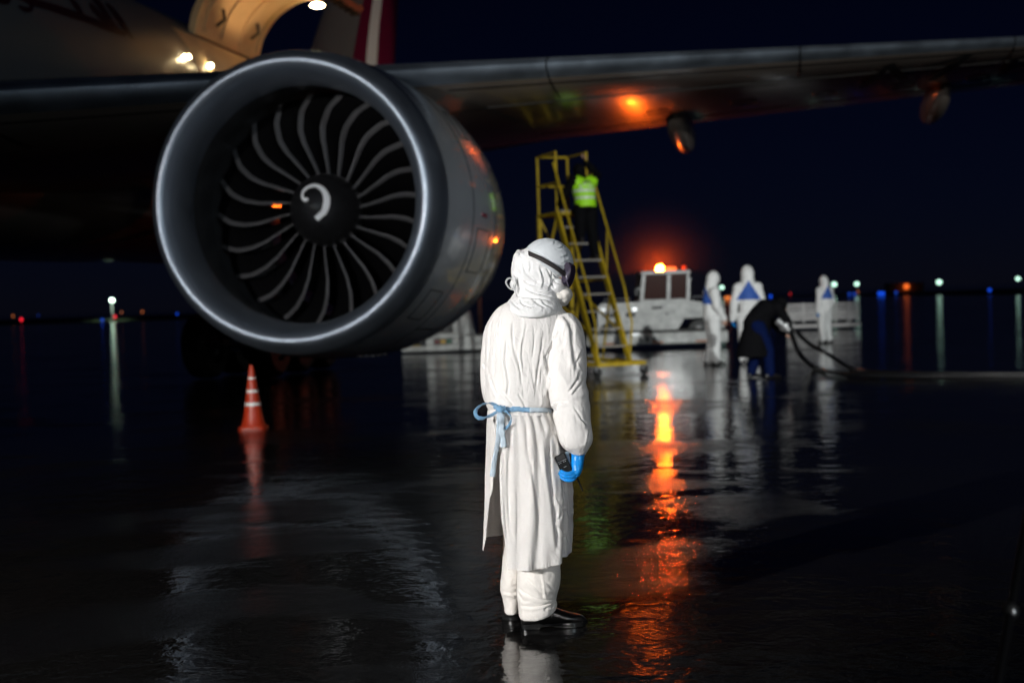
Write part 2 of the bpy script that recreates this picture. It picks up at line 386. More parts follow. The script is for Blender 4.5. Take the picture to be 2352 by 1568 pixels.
# wing: left, plus a plain right wing beyond the fuselage
S0, H0, SW, DH = 2.3, 1.95, math.tan(R(34.5)), math.tan(R(6.0))
def chord(t):
    return float(np.interp(t, [-7, 1.0, 21.5], [13.4, 9.4, 2.6]))
def foil(t, side=1):
    c = chord(t); sle = S0 + t * SW; h = H0 + t * DH; th = .122 - .0022 * max(0, t); pts = []
    if t > 21.2: th *= .6
    xs = (1 - np.cos(np.linspace(0, math.pi, 30))) / 2
    def y(x): return 5 * th * (.2969 * math.sqrt(x) - .126 * x - .3516 * x * x + .2843 * x ** 3 - .1036 * x ** 4)
    up = [(x, y(x) * .54 + .012 * x) for x in xs]; lo = [(x, -y(x) * .78 + .012 * x) for x in xs]
    tw = R(.4)
    loop = up[::-1] + lo[1:-1]
    return [PL(sle + x * c * math.cos(tw) - 0, (t if side == 1 else 2 * FT - t), h + (yy - .0) * c - x * c * math.sin(tw)) for x, yy in loop], xs
ts = list(np.linspace(-7.4, 21.6, 40))
rings = [foil(t)[0] for t in ts]; nU = 30; N_ = len(rings[0])
le_i = [i for i in range(N_) if -4 <= i - (nU - 1) <= 3]          # nose points of the section
wb = MB(); k = N_
V = np.concatenate([np.asarray(r) for r in rings]); Fm, Fl = [], []
for i in range(len(rings) - 1):
    for j in range(k):
        a, b = i * k + j, i * k + (j + 1) % k; f = (a, b, b + k, a + k)
        (Fl if (j in le_i and (j + 1) in le_i) else Fm).append(f)
Fm.append(tuple(range(k))[::-1]); Fm.append(tuple(range((len(rings) - 1) * k, len(rings) * k)))
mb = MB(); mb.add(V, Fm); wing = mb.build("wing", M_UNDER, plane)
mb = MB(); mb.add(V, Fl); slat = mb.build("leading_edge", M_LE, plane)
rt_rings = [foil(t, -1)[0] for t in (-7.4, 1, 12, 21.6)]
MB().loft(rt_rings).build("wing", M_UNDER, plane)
# flap track fairings hanging below the rear of the wing
for t, L0, r in ((4.1, 4.4, .25), (9.3, 4.0, .25), (15.0, 3.2, .2)):
    c = chord(t); s1 = S0 + t * SW + c * .5; h = H0 + t * DH - c * .035 + .06; rr = []
    for u in np.linspace(0, 1, 18):
        w = max(.03, math.sin(math.pi * u ** .75) ** .6)
        rr.append(circ(PL(s1 + u * L0, t, h - .2 * u - .12 * math.sin(math.pi * u)), L_, H_, r * 1.05 * w, r * 1.3 * w, 20))
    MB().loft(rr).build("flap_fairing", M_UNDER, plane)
# slat gaps: dark seams across the leading edge and along its rear joint
for t in (-4.2, 2.6, 6.4, 10.2, 14.0, 17.8):
    if -1.2 < t < 1.2: continue
    pts = [foil(t)[0][i] for i in range(nU - 8, nU + 7)]; c0_ = np.mean(pts, axis=0)
    mb = MB(); mb.tube([p + (p - c0_) * .006 for p in pts], .012, 6); mb.build("slat_gap", M_BLACK, wing)
for i_, nm in ((nU - 5, "slat_joint"), (nU + 3, "slat_joint")):
    for t0_, t1_ in ((-7.2, -1.0), (1.2, 21.0)):
        pts = [foil(t)[0][i_] for t in np.linspace(t0_, t1_, 30)]; mb = MB(); mb.tube(pts, .010, 6); mb.build(nm, M_BLACK, wing)
# access panels and fuel-tank hatches on the underside
def under_pt(t, f, lift=.004):
    c = chord(t); th = .122 - .0022 * max(0, t); x = f
    y = 5 * th * (.2969 * math.sqrt(x) - .126 * x - .3516 * x * x + .2843 * x ** 3 - .1036 * x ** 4)
    return PL(S0 + t * SW + x * c, t, H0 + t * DH + (-y * .78 + .012 * x) * c - x * c * math.sin(R(.4)) - lift)
M_HATCH = mat("hatch_seam", (.03, .028, .026), .5)
for t in np.arange(2.4, 19, 1.5):
    mb = MB(); mb.tube([under_pt(t + .24 * math.cos(q), .42 + .36 / chord(t) * math.sin(q)) for q in np.linspace(0, 2 * math.pi, 24)], .010, 5); mb.build("access_hatch", M_HATCH, wing)
for f_, t0_, t1_ in ((.16, 1.5, 20), (.66, 1.5, 20)):
    mb = MB(); mb.tube([under_pt(t, f_) for t in np.linspace(t0_, t1_, 40)], .009, 5); mb.build("panel_seam", M_HATCH, wing)
# horizontal stabiliser
def stab(side):
    rr = []
    for u in (0, .33, .66, .97, 1.0):
        t = u * 10.0; c = 7.0 - 4.4 * u; sle = 29.0 + t * .72; h = FH + 1.45 + t * .15; th = .05 * c * (1 if u < .99 else .3)
        rr.append([PL(sle + c * .5 + c * .5 * math.cos(q), FT + side * (t + .8), h + th * math.sin(q)) for q in np.linspace(0, 2 * math.pi, 20, endpoint=False)])
    MB().loft(rr).build("tailplane", M_PAINT, plane)
stab(1); stab(-1)
# tail fin
def fin_pt(u, v, off):    # u along chord 0..1, v height 0..1
    s0, s1 = 25.2 + 8.6 * v, 35.8 + 3.0 * v
    return PL(s0 + (s1 - s0) * u, FT + off, FH + 2.4 + 9.9 * v)
rr = []
for v in np.linspace(0, 1, 10):
    th = .42 * (1 - .5 * v); ring = []
    for q in np.linspace(0, 2 * math.pi, 28, endpoint=False):
        ring.append(fin_pt(.5 + .5 * math.cos(q), v, th * math.sin(q)))
    rr.append(ring)
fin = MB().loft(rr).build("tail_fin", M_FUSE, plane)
def fin_patch(u0, u1, v0, v1, off, m, name, par):
    def th(u, v): return .42 * (1 - .5 * v) * math.sqrt(max(0, 1 - (2 * u - 1) ** 2)) + off
    q = MB(); nu, nv = 12, 16; V = []; 
    for j in range(nv + 1):
        v = v0 + (v1 - v0) * j / nv
        for i in range(nu + 1):
            a0 = u0(v) if callable(u0) else u0; a1 = u1(v) if callable(u1) else u1
            u = a0 + (a1 - a0) * i / nu; V.append(fin_pt(u, v, th(u, v)))
    F = [(j * (nu + 1) + i, j * (nu + 1) + i + 1, (j + 1) * (nu + 1) + i + 1, (j + 1) * (nu + 1) + i) for j in range(nv) for i in range(nu)]
    q.add(V, F); return q.build(name, m, par)
fin_patch(.34, .985, .12, .99, .012, M_BURG, "painted_panel", fin)
fin_patch(lambda v: .56 - .10 * math.sin(3 * v), lambda v: .72 - .12 * math.sin(3 * v) , .13, .80, .024, M_MARK, "emblem", fin)
# ---- engine
def EN(s, r, q): return E0 + EA * s + r * (EL * math.cos(q) + EH * math.sin(q))
def rev_e(prof, n=120, mb=None):
    mb = mb or MB(); mb.rev(prof, E0, EA, EL, EH, n); return mb
cowl_prof = [(.46, 1.955), (.8, 1.99), (1.2, 2.015), (1.8, 2.03), (2.4, 2.045), (3.0, 2.035), (3.6, 2.0), (4.2, 1.935), (4.8, 1.84), (5.3, 1.74), (5.6, 1.67), (5.6, 1.62), (4.6, 1.6), (3.5, 1.58)]
nac = rev_e(cowl_prof).build("engine_nacelle", M_COWL, plane)
lp = []
for q in np.linspace(math.pi / 2 + .0, 0, 14):            # outer half of the lip: superelliptic nose
    lp.append((.452 * (1 - math.sin(math.pi / 2 - q + 0) ** .8) if q < 1.5707 else .452, 0))
lip_prof = [(.455, 1.953), (.33, 1.938), (.2, 1.908), (.12, 1.878), (.06, 1.845), (.02, 1.808), (.002, 1.775), (0, 1.755), (.006, 1.73),
            (.03, 1.695), (.07, 1.66), (.13, 1.625), (.22, 1.59), (.35, 1.56), (.5, 1.545), (.62, 1.54)]
def smoothp(p, k=4): return [tuple(x) for x in catmull([np.array(a) for a in p], k)]
rev_e(smoothp(lip_prof), 180).build("inlet_lip", M_LIP, nac)
rev_e(smoothp([(.625, 1.54), (.8, 1.545), (1.0, 1.57), (1.25, 1.61), (1.45, 1.64), (1.9, 1.645), (2.6, 1.6)])).build("inlet_liner", M_LINER, nac)
# panel seams and latches on the cowl
for s, r in ((1.62, 2.0285), (3.15, 2.028)):
    rev_e([(s - .012, r + .001), (s, r + .006), (s + .012, r + .001)]).build("cowl_seam", M_BLACK, nac)
for q in (-.95, -1.25, 2.35):
    mb = MB(); mb.tube([EN(s, np.interp(s, [a for a, _ in cowl_prof[:9]], [b for _, b in cowl_prof[:9]]) + .002, q) for s in np.linspace(1.65, 3.1, 20)], .006, 6); mb.build("cowl_seam", M_BLACK, nac)
def cowl_r(s): return float(np.interp(s, [a for a, _ in cowl_prof[:11]], [b for _, b in cowl_prof[:11]]))
for s0_, s1_, q0_, q1_ in ((1.9, 2.7, -.15, -.45), (2.0, 2.45, .5, .72), (3.4, 4.1, -.3, -.7), (3.5, 3.9, .2, .36), (.75, 1.3, -.62, -.86)):
    loop = [(s0_ + (s1_ - s0_) * u, q0_) for u in np.linspace(0, 1, 8)] + [(s1_, q0_ + (q1_ - q0_) * u) for u in np.linspace(0, 1, 8)] + [(s1_ + (s0_ - s1_) * u, q1_) for u in np.linspace(0, 1, 8)] + [(s0_, q1_ + (q0_ - q1_) * u) for u in np.linspace(0, 1, 8)]
    mb = MB(); mb.tube([EN(a, cowl_r(a) + .002, b) for a, b in loop], .006, 5); mb.build("access_panel", M_BLACK, nac)
for s_ in (1.8, 2.1, 2.4, 2.7, 3.0):
    mb = MB(); mb.box(EN(s_, cowl_r(s_) + .004, -1.42), (.05, .09, .012), EL, EA, EH); mb.build("cowl_latch", M_SILVER, nac)
mb = MB(); mb.box(EN(2.25, cowl_r(2.25) + .003, -.05), (.008, .34, .05), EL, EA, EH); mb.build("stencil_patch", M_BURG, nac)
# inlet vortex strake on the inboard side and the top vents
mb = MB(); mb.prism([EN(1.9, 2.02, 2.2), EN(3.2, 1.96, 2.2), EN(3.2, 2.3, 2.2), EN(2.8, 2.33, 2.2)], EL * .02); mb.build("strake", M_COWL, nac)
mb = MB(); mb.add([EN(3.4, 1.4, q) for q in np.linspace(0, 2 * math.pi, 60, endpoint=False)] + [EN(3.4, 0, 0)], [(i, (i + 1) % 60, 60) for i in range(60)]); mb.build("fan_exit_duct", M_BLACK, nac)
mb = MB(); mb.rev([(3.5, 1.2), (4.5, 1.1), (5.6, .85), (6.6, .5), (7.4, .1)], E0, EA, EL, EH, 48); mb.build("core_exhaust", M_GEAR, nac)
# spinner
SP = 1.42
def spin_r(s): u = (SP - s) / .62; return .485 * (max(0, 1 - u ** 1.55)) ** .72
sprof = [(s, spin_r(s)) for s in SP - .62 * (np.linspace(0, 1, 24) ** .8)][::-1]
sprof[0] = (SP - .62, .002)
rev_e(sprof + [(SP + .25, .49)], 64).build("spinner", M_SPIN, nac)
b0 = None
for i in range(44):
    q = 2 * math.pi * i / 44; c_ = EN(SP + .01, .487, q)
    if b0 is None: mb = MB(); mb.ell(c_, (.009, .009, .009), n=6, m=4); b0 = mb.build("spinner_bolt", M_BLADE_LE, nac, origin=c_); c00 = c_
    else: b_ = b0.copy(); scene.collection.objects.link(b_); b_.parent = nac; b_.location = Vector(b0.location) + Vector(c_ - c00)
# the white comma painted on the spinner
def on_spinner(px, py, lift=.004):
    d = ray(px, py); best = None; o = EYE
    for z in np.linspace(15.8, 18.2, 1200):
        p = o + d * z; w = p - E0; s = w @ EA; r = np.linalg.norm(w - EA * s)
        if SP - .62 < s < SP and r < spin_r(s) + lift: return p
    return o + d * 17.4
comma = [(707, 456, 7), (700, 459, 7.5), (694.5, 452, 6), (697, 439, 6), (709, 429, 7), (725, 426, 8.5), (740, 434, 11), (749, 450, 14.5), (750, 468, 15.5), (744, 486, 14), (733, 497, 13), (726, 503, 12)]
cc = catmull([np.array(c, float) for c in comma], 5); V = []; 
for i, c in enumerate(cc):
    d = cc[min(i + 1, len(cc) - 1)][:2] - cc[max(i - 1, 0)][:2]; d /= np.linalg.norm(d) + 1e-9; nrm = np.array([-d[1], d[0]])
    for w in np.linspace(-.5, .5, 5): V.append(on_spinner(*(c[:2] + nrm * c[2] * w)))
mb = MB(); mb.add(V, [(i * 5 + j, i * 5 + j + 1, i * 5 + j + 6, i * 5 + j + 5) for i in range(len(cc) - 1) for j in range(4)])
cm = mb.build("spinner_mark", M_MARK, nac)
# 22 fan blades
def blade(q0):
    mb = MB(); rs = np.linspace(.47, 1.625, 26); V = []; nc = 9
    for r in rs:
        sw = math.radians(np.interp(r, [.47, .7, .95, 1.15, 1.38, 1.625], [0, 3.6, 6.2, 5.8, 2.8, -3.2]))
        sax = SP + np.interp(r, [.47, .8, 1.1, 1.4, 1.625], [.06, .02, -.02, .05, .16])
        st = math.radians(np.interp(r, [.47, 1.625], [18, 62])); ch = np.interp(r, [.47, 1.1, 1.625], [.32, .46, .50])
        for j in range(nc):
            x = j / (nc - 1); cx = x * ch; tang = -math.sin(st) * cx; ax = math.cos(st) * cx; camb = .12 * ch * math.sin(math.pi * x) * .5
            q = q0 + sw + (tang - camb * math.cos(st)) / r; V.append(EN(sax + ax, r, q))
    F = []; mi = []
    for i in range(len(rs) - 1):
        for j in range(nc - 1):
            F.append((i * nc + j, i * nc + j + 1, (i + 1) * nc + j + 1, (i + 1) * nc + j))
    for f_i, f in enumerate(F): mb.add([], []) if 0 else None
    mb.v.append(np.array(V)); mb.n = len(V); mb.f = F; mb.m = [1 if (i % (nc - 1)) == 0 else 0 for i in range(len(F))]
    # leading-edge bead gives the edge a real rounded section
    pts = [V[i * nc] for i in range(len(rs))]; mb.tube(pts, [.011 + .006 * (i / 25) for i in range(26)], 6, mi=1)
    return mb.build("fan_blade", [M_BLACK, M_BLADE_LE], nac)
for i in range(22):
    blade(2 * math.pi * (i + .18) / 22)
# pylon
rr = []
for u in np.linspace(0, 1, 14):
    s = 2.0 + 7.0 * u; w = .26 * math.sin(math.pi * min(1, u * 1.1 + .08)) ** .6; top = min(2.05 + .35 * u, 2.5); bot = 1.6
    rr.append([PL(s, .12 * u * 0 + w * a, b) for a, b in ((-1, bot), (1, bot), (1, top - .1), (.4, top), (-.4, top), (-1, top - .1))])
MB().loft(rr).build("engine_pylon", M_PAINT, plane)
# ---- main-deck cargo door, swung up and out, with its lamps
DS0, DS1 = 13.2, 17.0
def door_pt(s, u, out=0.0):           # u 0 hinge .. 1 free edge ; circle through three points of the cross-section
    tp = [np.array([0, 0.0]), np.array([.85, 1.35]), np.array([3.0, 1.1])]
    ax, ay = tp[0]; bx, by = tp[1]; cx_, cy_ = tp[2]
    d = 2 * (ax * (by - cy_) + bx * (cy_ - ay) + cx_ * (ay - by))
    ux = ((ax ** 2 + ay ** 2) * (by - cy_) + (bx ** 2 + by ** 2) * (cy_ - ay) + (cx_ ** 2 + cy_ ** 2) * (ay - by)) / d
    uy = ((ax ** 2 + ay ** 2) * (cx_ - bx) + (bx ** 2 + by ** 2) * (ax - cx_) + (cx_ ** 2 + cy_ ** 2) * (bx - ax)) / d
    r = math.hypot(ux, uy); a0 = math.atan2(-uy, -ux); a1 = math.atan2(1.1 - uy, 3.0 - ux)
    if a0 < a1: a0 += 2 * math.pi
    a = a0 + (a1 - a0) * u
    return PL(s, FT + 2.19 + ux + (r + out) * math.cos(a), FH + 2.19 + uy + (r + out) * math.sin(a))
us = np.linspace(0, 1, 26)
door = MB(); rr = [[door_pt(s, u, .09) for u in us] + [door_pt(s, u, -.09) for u in us[::-1]] for s in np.linspace(DS0, DS1, 8)]
door.loft(rr); dmi = []
dobj = door.build("cargo_door", [M_FUSE, M_DOORIN], plane)
cen = np.array([door_pt(15, u, 0) for u in us])
for p in dobj.data.polygons:
    c = np.array(p.center) ; d = np.array([ (np.dot(c - E0, L_)), (c - E0)[2]])
    cc2 = np.array([[np.dot(q - E0, L_), (q - E0)[2]] for q in cen]); k = np.argmin(np.linalg.norm(cc2 - d, axis=1))
    kk = min(max(k, 1), len(cen) - 2); tang = cc2[kk + 1] - cc2[kk - 1]; off = (d - cc2[kk]); cr = tang[0] * off[1] - tang[1] * off[0]
    if cr < 0: p.material_index = 1
for s in np.linspace(DS0 + .35, DS1 - .35, 4):
    mb = MB(); mb.loft([[door_pt(s + a, u, -.088), door_pt(s + a, u, -.15), door_pt(s + a + .05, u, -.15), door_pt(s + a + .05, u, -.088)] for a in (0,) for u in np.linspace(.04, .96, 20)])
    mb.build("door_rib", M_DOORIN, dobj)
mb = MB(); mb.tube([PL(DS0 + .02, FT + 2.15, FH + 2.25), PL(DS1 - .02, FT + 2.15, FH + 2.25)], .07, 8); mb.build("door_hinge", M_GEAR, dobj)
for s, u0, u1 in ((DS0 + .9, .10, .22), (DS1 - .9, .12, .24), (DS0 + 1.9, .55, .62)):
    mb = MB(); mb.tube([door_pt(s, u0, -.16), door_pt(s, (u0 + u1) / 2, -.3), door_pt(s, u1, -.16)], .045, 8); mb.build("door_actuator", M_DARKM, dobj)
# lock fittings along the free edge
for s in np.linspace(DS0 + .2, DS1 - .2, 9):
    mb = MB(); mb.box(door_pt(s, .985, -.16), (.16, .2, .12), A_, L_, H_); mb.build("door_latch", M_DARKM, dobj)
M_LAMPW = mat("warm_lamp_glass", (1, .9, .7), .3, emit=(1, .78, .42), estr=45)
def lampbox(px, py, z, w, h, name="door_lamp", par=dobj, m=M_LAMPW):
    mb = MB(); c = P(px, py, z); mb.ell(c, (w / 2, .08, h / 2), RT, FW, UP, 16, 8); return mb.build(name, m, par)
lampbox(729, 13, 33.3, .36, .14); pass
def point(name, loc, e, col, r=.1):
    d = bpy.data.lights.new(name, 'POINT'); o = bpy.data.objects.new(name, d); scene.collection.objects.link(o)
    o.location = loc; d.energy = e; d.color = col; d.shadow_soft_size = r; return o
spot("door_lamp_glow", PL(15.0, FT + 4.0, FH + 1.2), PL(15.1, FT + 3.5, FH + 3.2), 150, 84, .6, .2, (1, .6, .27))
def on_fus(px, py, lift=.012):
    d = ray(px, py); o = PL(0, FT, FH); w = EYE - o; ax = A_
    dp = d - ax * (d @ ax); wp = w - ax * (w @ ax); a = dp @ dp; b = 2 * dp @ wp; c = wp @ wp - (FR + lift) ** 2; D = b * b - 4 * a * c
    if D < 0: return None
    return EYE + d * ((-b - math.sqrt(D)) / (2 * a))
for px_, py_, w_ in ((424, 131, .10), (433, 131, .10), (484, 151, .16)):
    mb = MB(); mb.ell(on_fus(px_, py_, .07), (w_ / 2, .05, .05), A_, L_, H_, 14, 8); mb.build("sill_lamp", M_LAMPW, dobj)
point("sill_lamp_glow", on_fus(490, 125, .6), .8, (1, .55, .25), .15)
spot("logo_light", PL(34, FT + 7, FH + 2.6), PL(32, FT, FH + 6.0), 330, 70, .5, .1, (1, .8, .6))
# door opening seen as a dark frame on the fuselage side
mb = MB(); V = []
for s in (DS0 - 1.2, DS1 - .05):
    for q in np.linspace(R(-12), R(43), 14): V.append(PL(s, FT + (FR + .006) * math.cos(q), FH + (FR + .006) * math.sin(q)))
mb.add(V, [(i, i + 1, 15 + i, 14 + i) for i in range(13)]); mb.build("cargo_doorway", M_DOORIN, plane)
# fuselage title strokes, laid on the curved skin
def on_fus(px, py, lift=.012):
    d = ray(px, py); o = PL(0, FT, FH); w = EYE - o; ax = A_
    dp = d - ax * (d @ ax); wp = w - ax * (w @ ax); a = dp @ dp; b = 2 * dp @ wp; c = wp @ wp - (FR + lift) ** 2; D = b * b - 4 * a * c
    if D < 0: return None
    return EYE + d * ((-b - math.sqrt(D)) / (2 * a))
def ZF(zx, zy): return (zx / 4.704 / 1.0884, zy / 4.704 / 1.0884)
mb = MB()
for pts in ([(-60, -260, 40), (120, -120, 60), (350, 10, 80), (620, 90, 90), (850, 170, 90), (1060, 240, 80), (1250, 320, 80), (1480, 410, 50)],
            [(1250, 40, 30), (1330, 130, 60), (1430, 270, 70), (1500, 380, 50), (1570, 460, 14)],
            [(1050, -60, 30), (1150, 30, 60), (1250, 170, 60), (1330, 290, 60), (1400, 380, 50)],
            [(1060, 40, 30), (1110, 110, 60), (1200, 210, 60), (1290, 300, 60)],
            [(820, -20, 30), (900, 70, 60), (960, 170, 50)],
            [(220, 70, 20), (290, 110, 60), (360, 110, 60), (370, 60, 40), (330, 0, 40)],
            [(-80, -60, 20), (10, 10, 60), (90, 20, 60), (110, -30, 40)]):
    c = catmull([np.array(p, float) for p in pts], 6); V = []
    for i, q in enumerate(c):
        d = c[min(i + 1, len(c) - 1)][:2] - c[max(i - 1, 0)][:2]; d /= np.linalg.norm(d) + 1e-9; nn = np.array([-d[1], d[0]])
        for w in (-.5, 0, .5):
            z = q[:2] + nn * q[2] * w; V.append(on_fus(*ZF(*z)))
    if any(v is None for v in V): continue
    mb.add(V, [(i * 3 + j, i * 3 + j + 1, i * 3 + j + 4, i * 3 + j + 3) for i in range(len(c) - 1) for j in range(2)])
if mb.n: mb.build("fuselage_title", M_DARKLET, fus, smooth=False)
# registration under the wing
def under_h(t, f):      # wing underside height at span t and chord fraction f
    c = chord(t); th = .122 - .0022 * max(0, t); x = f
    y = 5 * th * (.2969 * math.sqrt(x) - .126 * x - .3516 * x * x + .2843 * x ** 3 - .1036 * x ** 4)
    return H0 + t * DH + (-y * .78 + .012 * x) * c - x * c * math.sin(R(.4))
def stroke_on_wing(polys, t0, f_top, f_bot, wt, wd, mb):
    for pl in polys:
        c = []
        for a, b in zip(pl[:-1], pl[1:]):
            for u in np.linspace(0, 1, 8): c.append((a[0] + (b[0] - a[0]) * u, a[1] + (b[1] - a[1]) * u))
        V = []
        for i, q in enumerate(c):
            nx = c[min(i + 1, len(c) - 1)]; pv = c[max(i - 1, 0)]; d = np.array([(nx[0] - pv[0]) * wt, (nx[1] - pv[1]) * wd]); d /= np.linalg.norm(d) + 1e-9
            for w in (-.085, .085):
                t = t0 + q[0] * wt - d[1] * w; ds = q[1] * wd + d[0] * w
                sle = S0 + t * SW; c_ = chord(t); s = S0 + (t0 + wt) * SW + chord(t0) * f_top + (wd - ds); f = max(.02, (s - sle) / c_)
                V.append(PL(s, t, under_h(t, min(.95, f)) - .045))
        mb.add(V, [(i * 2, i * 2 + 1, i * 2 + 3, i * 2 + 2) for i in range(len(c) - 1)])
mb = MB()
LET = {'A': [[(0, 0), (.5, 1), (1, 0)], [(.2, .38), (.8, .38)]], '7': [[(0, .95), (1, .95), (.4, 0)]], '-': [[(.1, .5), (.9, .5)]],
       'B': [[(.08, 0), (.08, 1)], [(0, .96), (.7, .96), (.92, .85), (.92, .65), (.7, .54), (.1, .54)], [(.7, .54), (1, .4), (1, .15), (.75, .04), (0, .04)]],
       'F': [[(.08, 0), (.08, 1)], [(0, .95), (1, .95)], [(.1, .54), (.8, .54)]]}
tx = 7.55
for ch_ in "A7-BF":
    stroke_on_wing(LET[ch_], tx, .03, .5, .78 if ch_ != '-' else .45, 1.6, mb); tx += 1.02 if ch_ != '-' else .68
mb.build("registration", M_BLACKLET, wing, smooth=False)
# landing gear
def wheel(c, axis, r, w, par, name="wheel"):
    axis = np.asarray(axis); U = np.array([0, 0, 1.0]); W = np.cross(axis, U); mb = MB()
    mb.rev([(-w / 2, r * .5), (-w / 2, r * .86), (-w * .38, r * .97), (-w * .2, r), (w * .2, r), (w * .38, r * .97), (w / 2, r * .86), (w / 2, r * .5)], c, axis, U, W, 36)
    o = mb.build(name, M_TYRE, par)
    h = MB(); h.rev([(-w * .42, 0.01), (-w * .42, r * .3), (-w * .3, r * .5), (w * .3, r * .5), (w * .42, r * .3), (w * .42, .01)], c, axis, U, W, 24); h.build("rim", M_GEAR, o)
    return o
def gear(cg, name="main_landing_gear"):
    mb = MB(); top = cg + H_ * 3.4 + L_ * .6; bog = cg + H_ * .68
    mb.tube([top, bog + H_ * .9], .21, 14); mb.tube([bog + H_ * 1.0, bog], .15, 14)
    mb.tube([bog - A_ * 1.5, bog + A_ * 1.5], .14, 10)
    for da in (-1.45, 0, 1.45): mb.tube([bog + A_ * da - L_ * .62, bog + A_ * da + L_ * .62], .08, 8)
    mb.tube([bog + H_ * 1.1 - A_ * .25, bog + H_ * .55 - A_ * .75, bog + H_ * .1 - A_ * .3], .06, 8)
    mb.tube([top - L_ * 1.9 + H_ * .1, bog + H_ * 1.5], .1, 10); mb.tube([top - A_ * 2 + H_ * .2, bog + H_ * 1.4], .1, 10)
    for k in range(7):
        q = k * 1.7; mb.tube([bog + H_ * (1.5 - k * .1) + L_ * .2 * math.cos(q) - A_ * .2, bog + H_ * (.6 - k * .05) + L_ * .3 * math.sin(q) - A_ * .3, bog + H_ * .2 + L_ * (.5 - .16 * k) - A_ * (.5 + .1 * k)], .022, 6)
    mb.box(bog + H_ * .35 - A_ * .5, (.5, .18, .3), L_, A_, H_)
    o = mb.build(name, M_GEAR, plane)
    for da in (-1.45, 0, 1.45):
        for dl in (-.7, .7): wheel(bog + A_ * da + L_ * dl, L_, .67, .52, o)
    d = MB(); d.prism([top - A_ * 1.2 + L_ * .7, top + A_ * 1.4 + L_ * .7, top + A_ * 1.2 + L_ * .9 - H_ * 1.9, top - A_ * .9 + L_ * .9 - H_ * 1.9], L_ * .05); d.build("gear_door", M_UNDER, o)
    return o
cg = G(545, 868); cg[2] = 0; cg = cg + A_ * 1.5
gear(cg); gear(cg - L_ * 11.0)
ng = PL(-18, FT, -E0[2]); mb = MB(); mb.tube([ng + H_ * 3, ng + H_ * .5], .14, 12); no = mb.build("nose_gear", M_GEAR, plane)
for dl in (-.3, .3): wheel(ng + H_ * .53 + L_ * dl, L_, .53, .4, no)
# small belly lamp
mb = MB(); mb.ell(P(253, 609, 24.0), (.05, .05, .04)); 

# ================================================================== AIRFIELD LIGHTS
def emat(name, col, s): return mat(name, (.8, .8, .8), .4, emit=col, estr=s)
E_WG = emat("cool_white_lamp", (.6, 1.0, .8), 2.1); E_W = emat("dim_white_lamp", (.8, 1, .85), 4)
E_B = emat("blue_taxi_lamp", (.01, .10, 1.0), 1.0); E_B2 = emat("dim_blue_taxi_lamp", (.02, .1, .8), .6)
E_R = emat("red_lamp", (1, .02, .04), 2); E_O = emat("amber_lamp", (1, .25, .05), 1.1); E_O2 = emat("dim_amber_lamp", (1, .3, .1), .7)
M_POLE = mat("galvanised_pole", (.2, .2, .2), .5, .6)
def mast(px, py, z, size, m, label, grp="floodlight masts across the airfield"):
    c = P(px, py, z); base = np.array([c[0], c[1], 0]); o = thing("floodlight_mast", label, "light mast", base, grp)
    mb = MB(); mb.tube([base, c - np.array([0, 0, size * .5])], [.09, .06], 8); mb.build("pole", M_POLE, o)
    mb = MB(); mb.ell(c, (size * .62, size * .3, size * .5)); mb.build("lamp_head", m, o)
mast(1658, 660, 300, .85, E_WG, "white floodlight mast between the two white-suited workers")
mast(1916, 653, 300, 1.0, E_WG, "white floodlight mast just right of the farthest worker's head")
mast(1968, 652, 300, .9, E_WG, "white floodlight mast second to the right of the farthest worker")
mast(2157, 648, 300, 1.05, E_WG, "bright floodlight mast alone above the dark grass on the right")
mast(2338, 640, 300, .85, E_WG, "white floodlight mast at the right edge of the picture")
mast(257, 690, 230, .7, E_WG, "floodlight mast left of the engine, above a lit patch of grass")
def glight(px, py, z, size, m, nm, label, grp):
    c = P(px, py, z); h = max(.25, c[2]); base = np.array([c[0], c[1], 0]); o = thing(nm, label, "airfield light", base, grp)
    mb = MB(); mb.tube([base, np.array([c[0], c[1], max(.1, h - size * .4)])], .04, 6); mb.build("stake", M_POLE, o)
    mb = MB(); mb.ell(np.array([c[0], c[1], h]), (size / 2, size / 2, size / 2)); mb.build("lamp", m, o)
def zz(px, py, h=.4):          # distance at which a lamp of height h stands at that picture point
    hz = 687 - (px - 1176) * .0323; return max(60, min(420, (1.43 - h) * FPX / max(2.5, py - hz)))
for px, py, s, m, lab in ((235, 734.5, .30, E_B, "blue taxiway light left of the red lamps"), (407, 720.5, .5, E_B, "blue taxiway light close to the engine's left rim"),
    (88, 724, .35, E_B2, "dim blue taxiway light near the left edge"), (1770, 680, .55, E_B, "blue taxiway light beside the white-suited worker's shoulder"),
    (1951, 675, .5, E_B2, "dim blue taxiway light left of a close pair"), (1963, 675, .5, E_B2, "dim blue taxiway light under the second mast"),
    (2020, 673.7, .6, E_B, "left one of the bright blue taxiway pair"), (2028, 673.7, .6, E_B, "right one of the bright blue taxiway pair"),
    (2058, 671.7, .5, E_B2, "dim blue taxiway light left of the amber building lamp"), (2273, 666, .5, E_B, "blue taxiway light near the right edge of the picture")):
    glight(px, py, zz(px, py), s, m, "taxiway_light", lab, "blue taxiway edge lights")
for px, py, s, m, lab in ((264, 727, .5, E_R, "red obstruction light below the left floodlight mast"), (49, 733.6, .6, E_R, "wide red obstruction light near the left edge"), (1815, 674, .5, emat("dim_red_lamp", (.8, .03, .03), 1), "dim red obstruction light right of the crouching worker")):
    glight(px, py, zz(px, py), s, m, "obstruction_light", lab, "red obstruction lights")
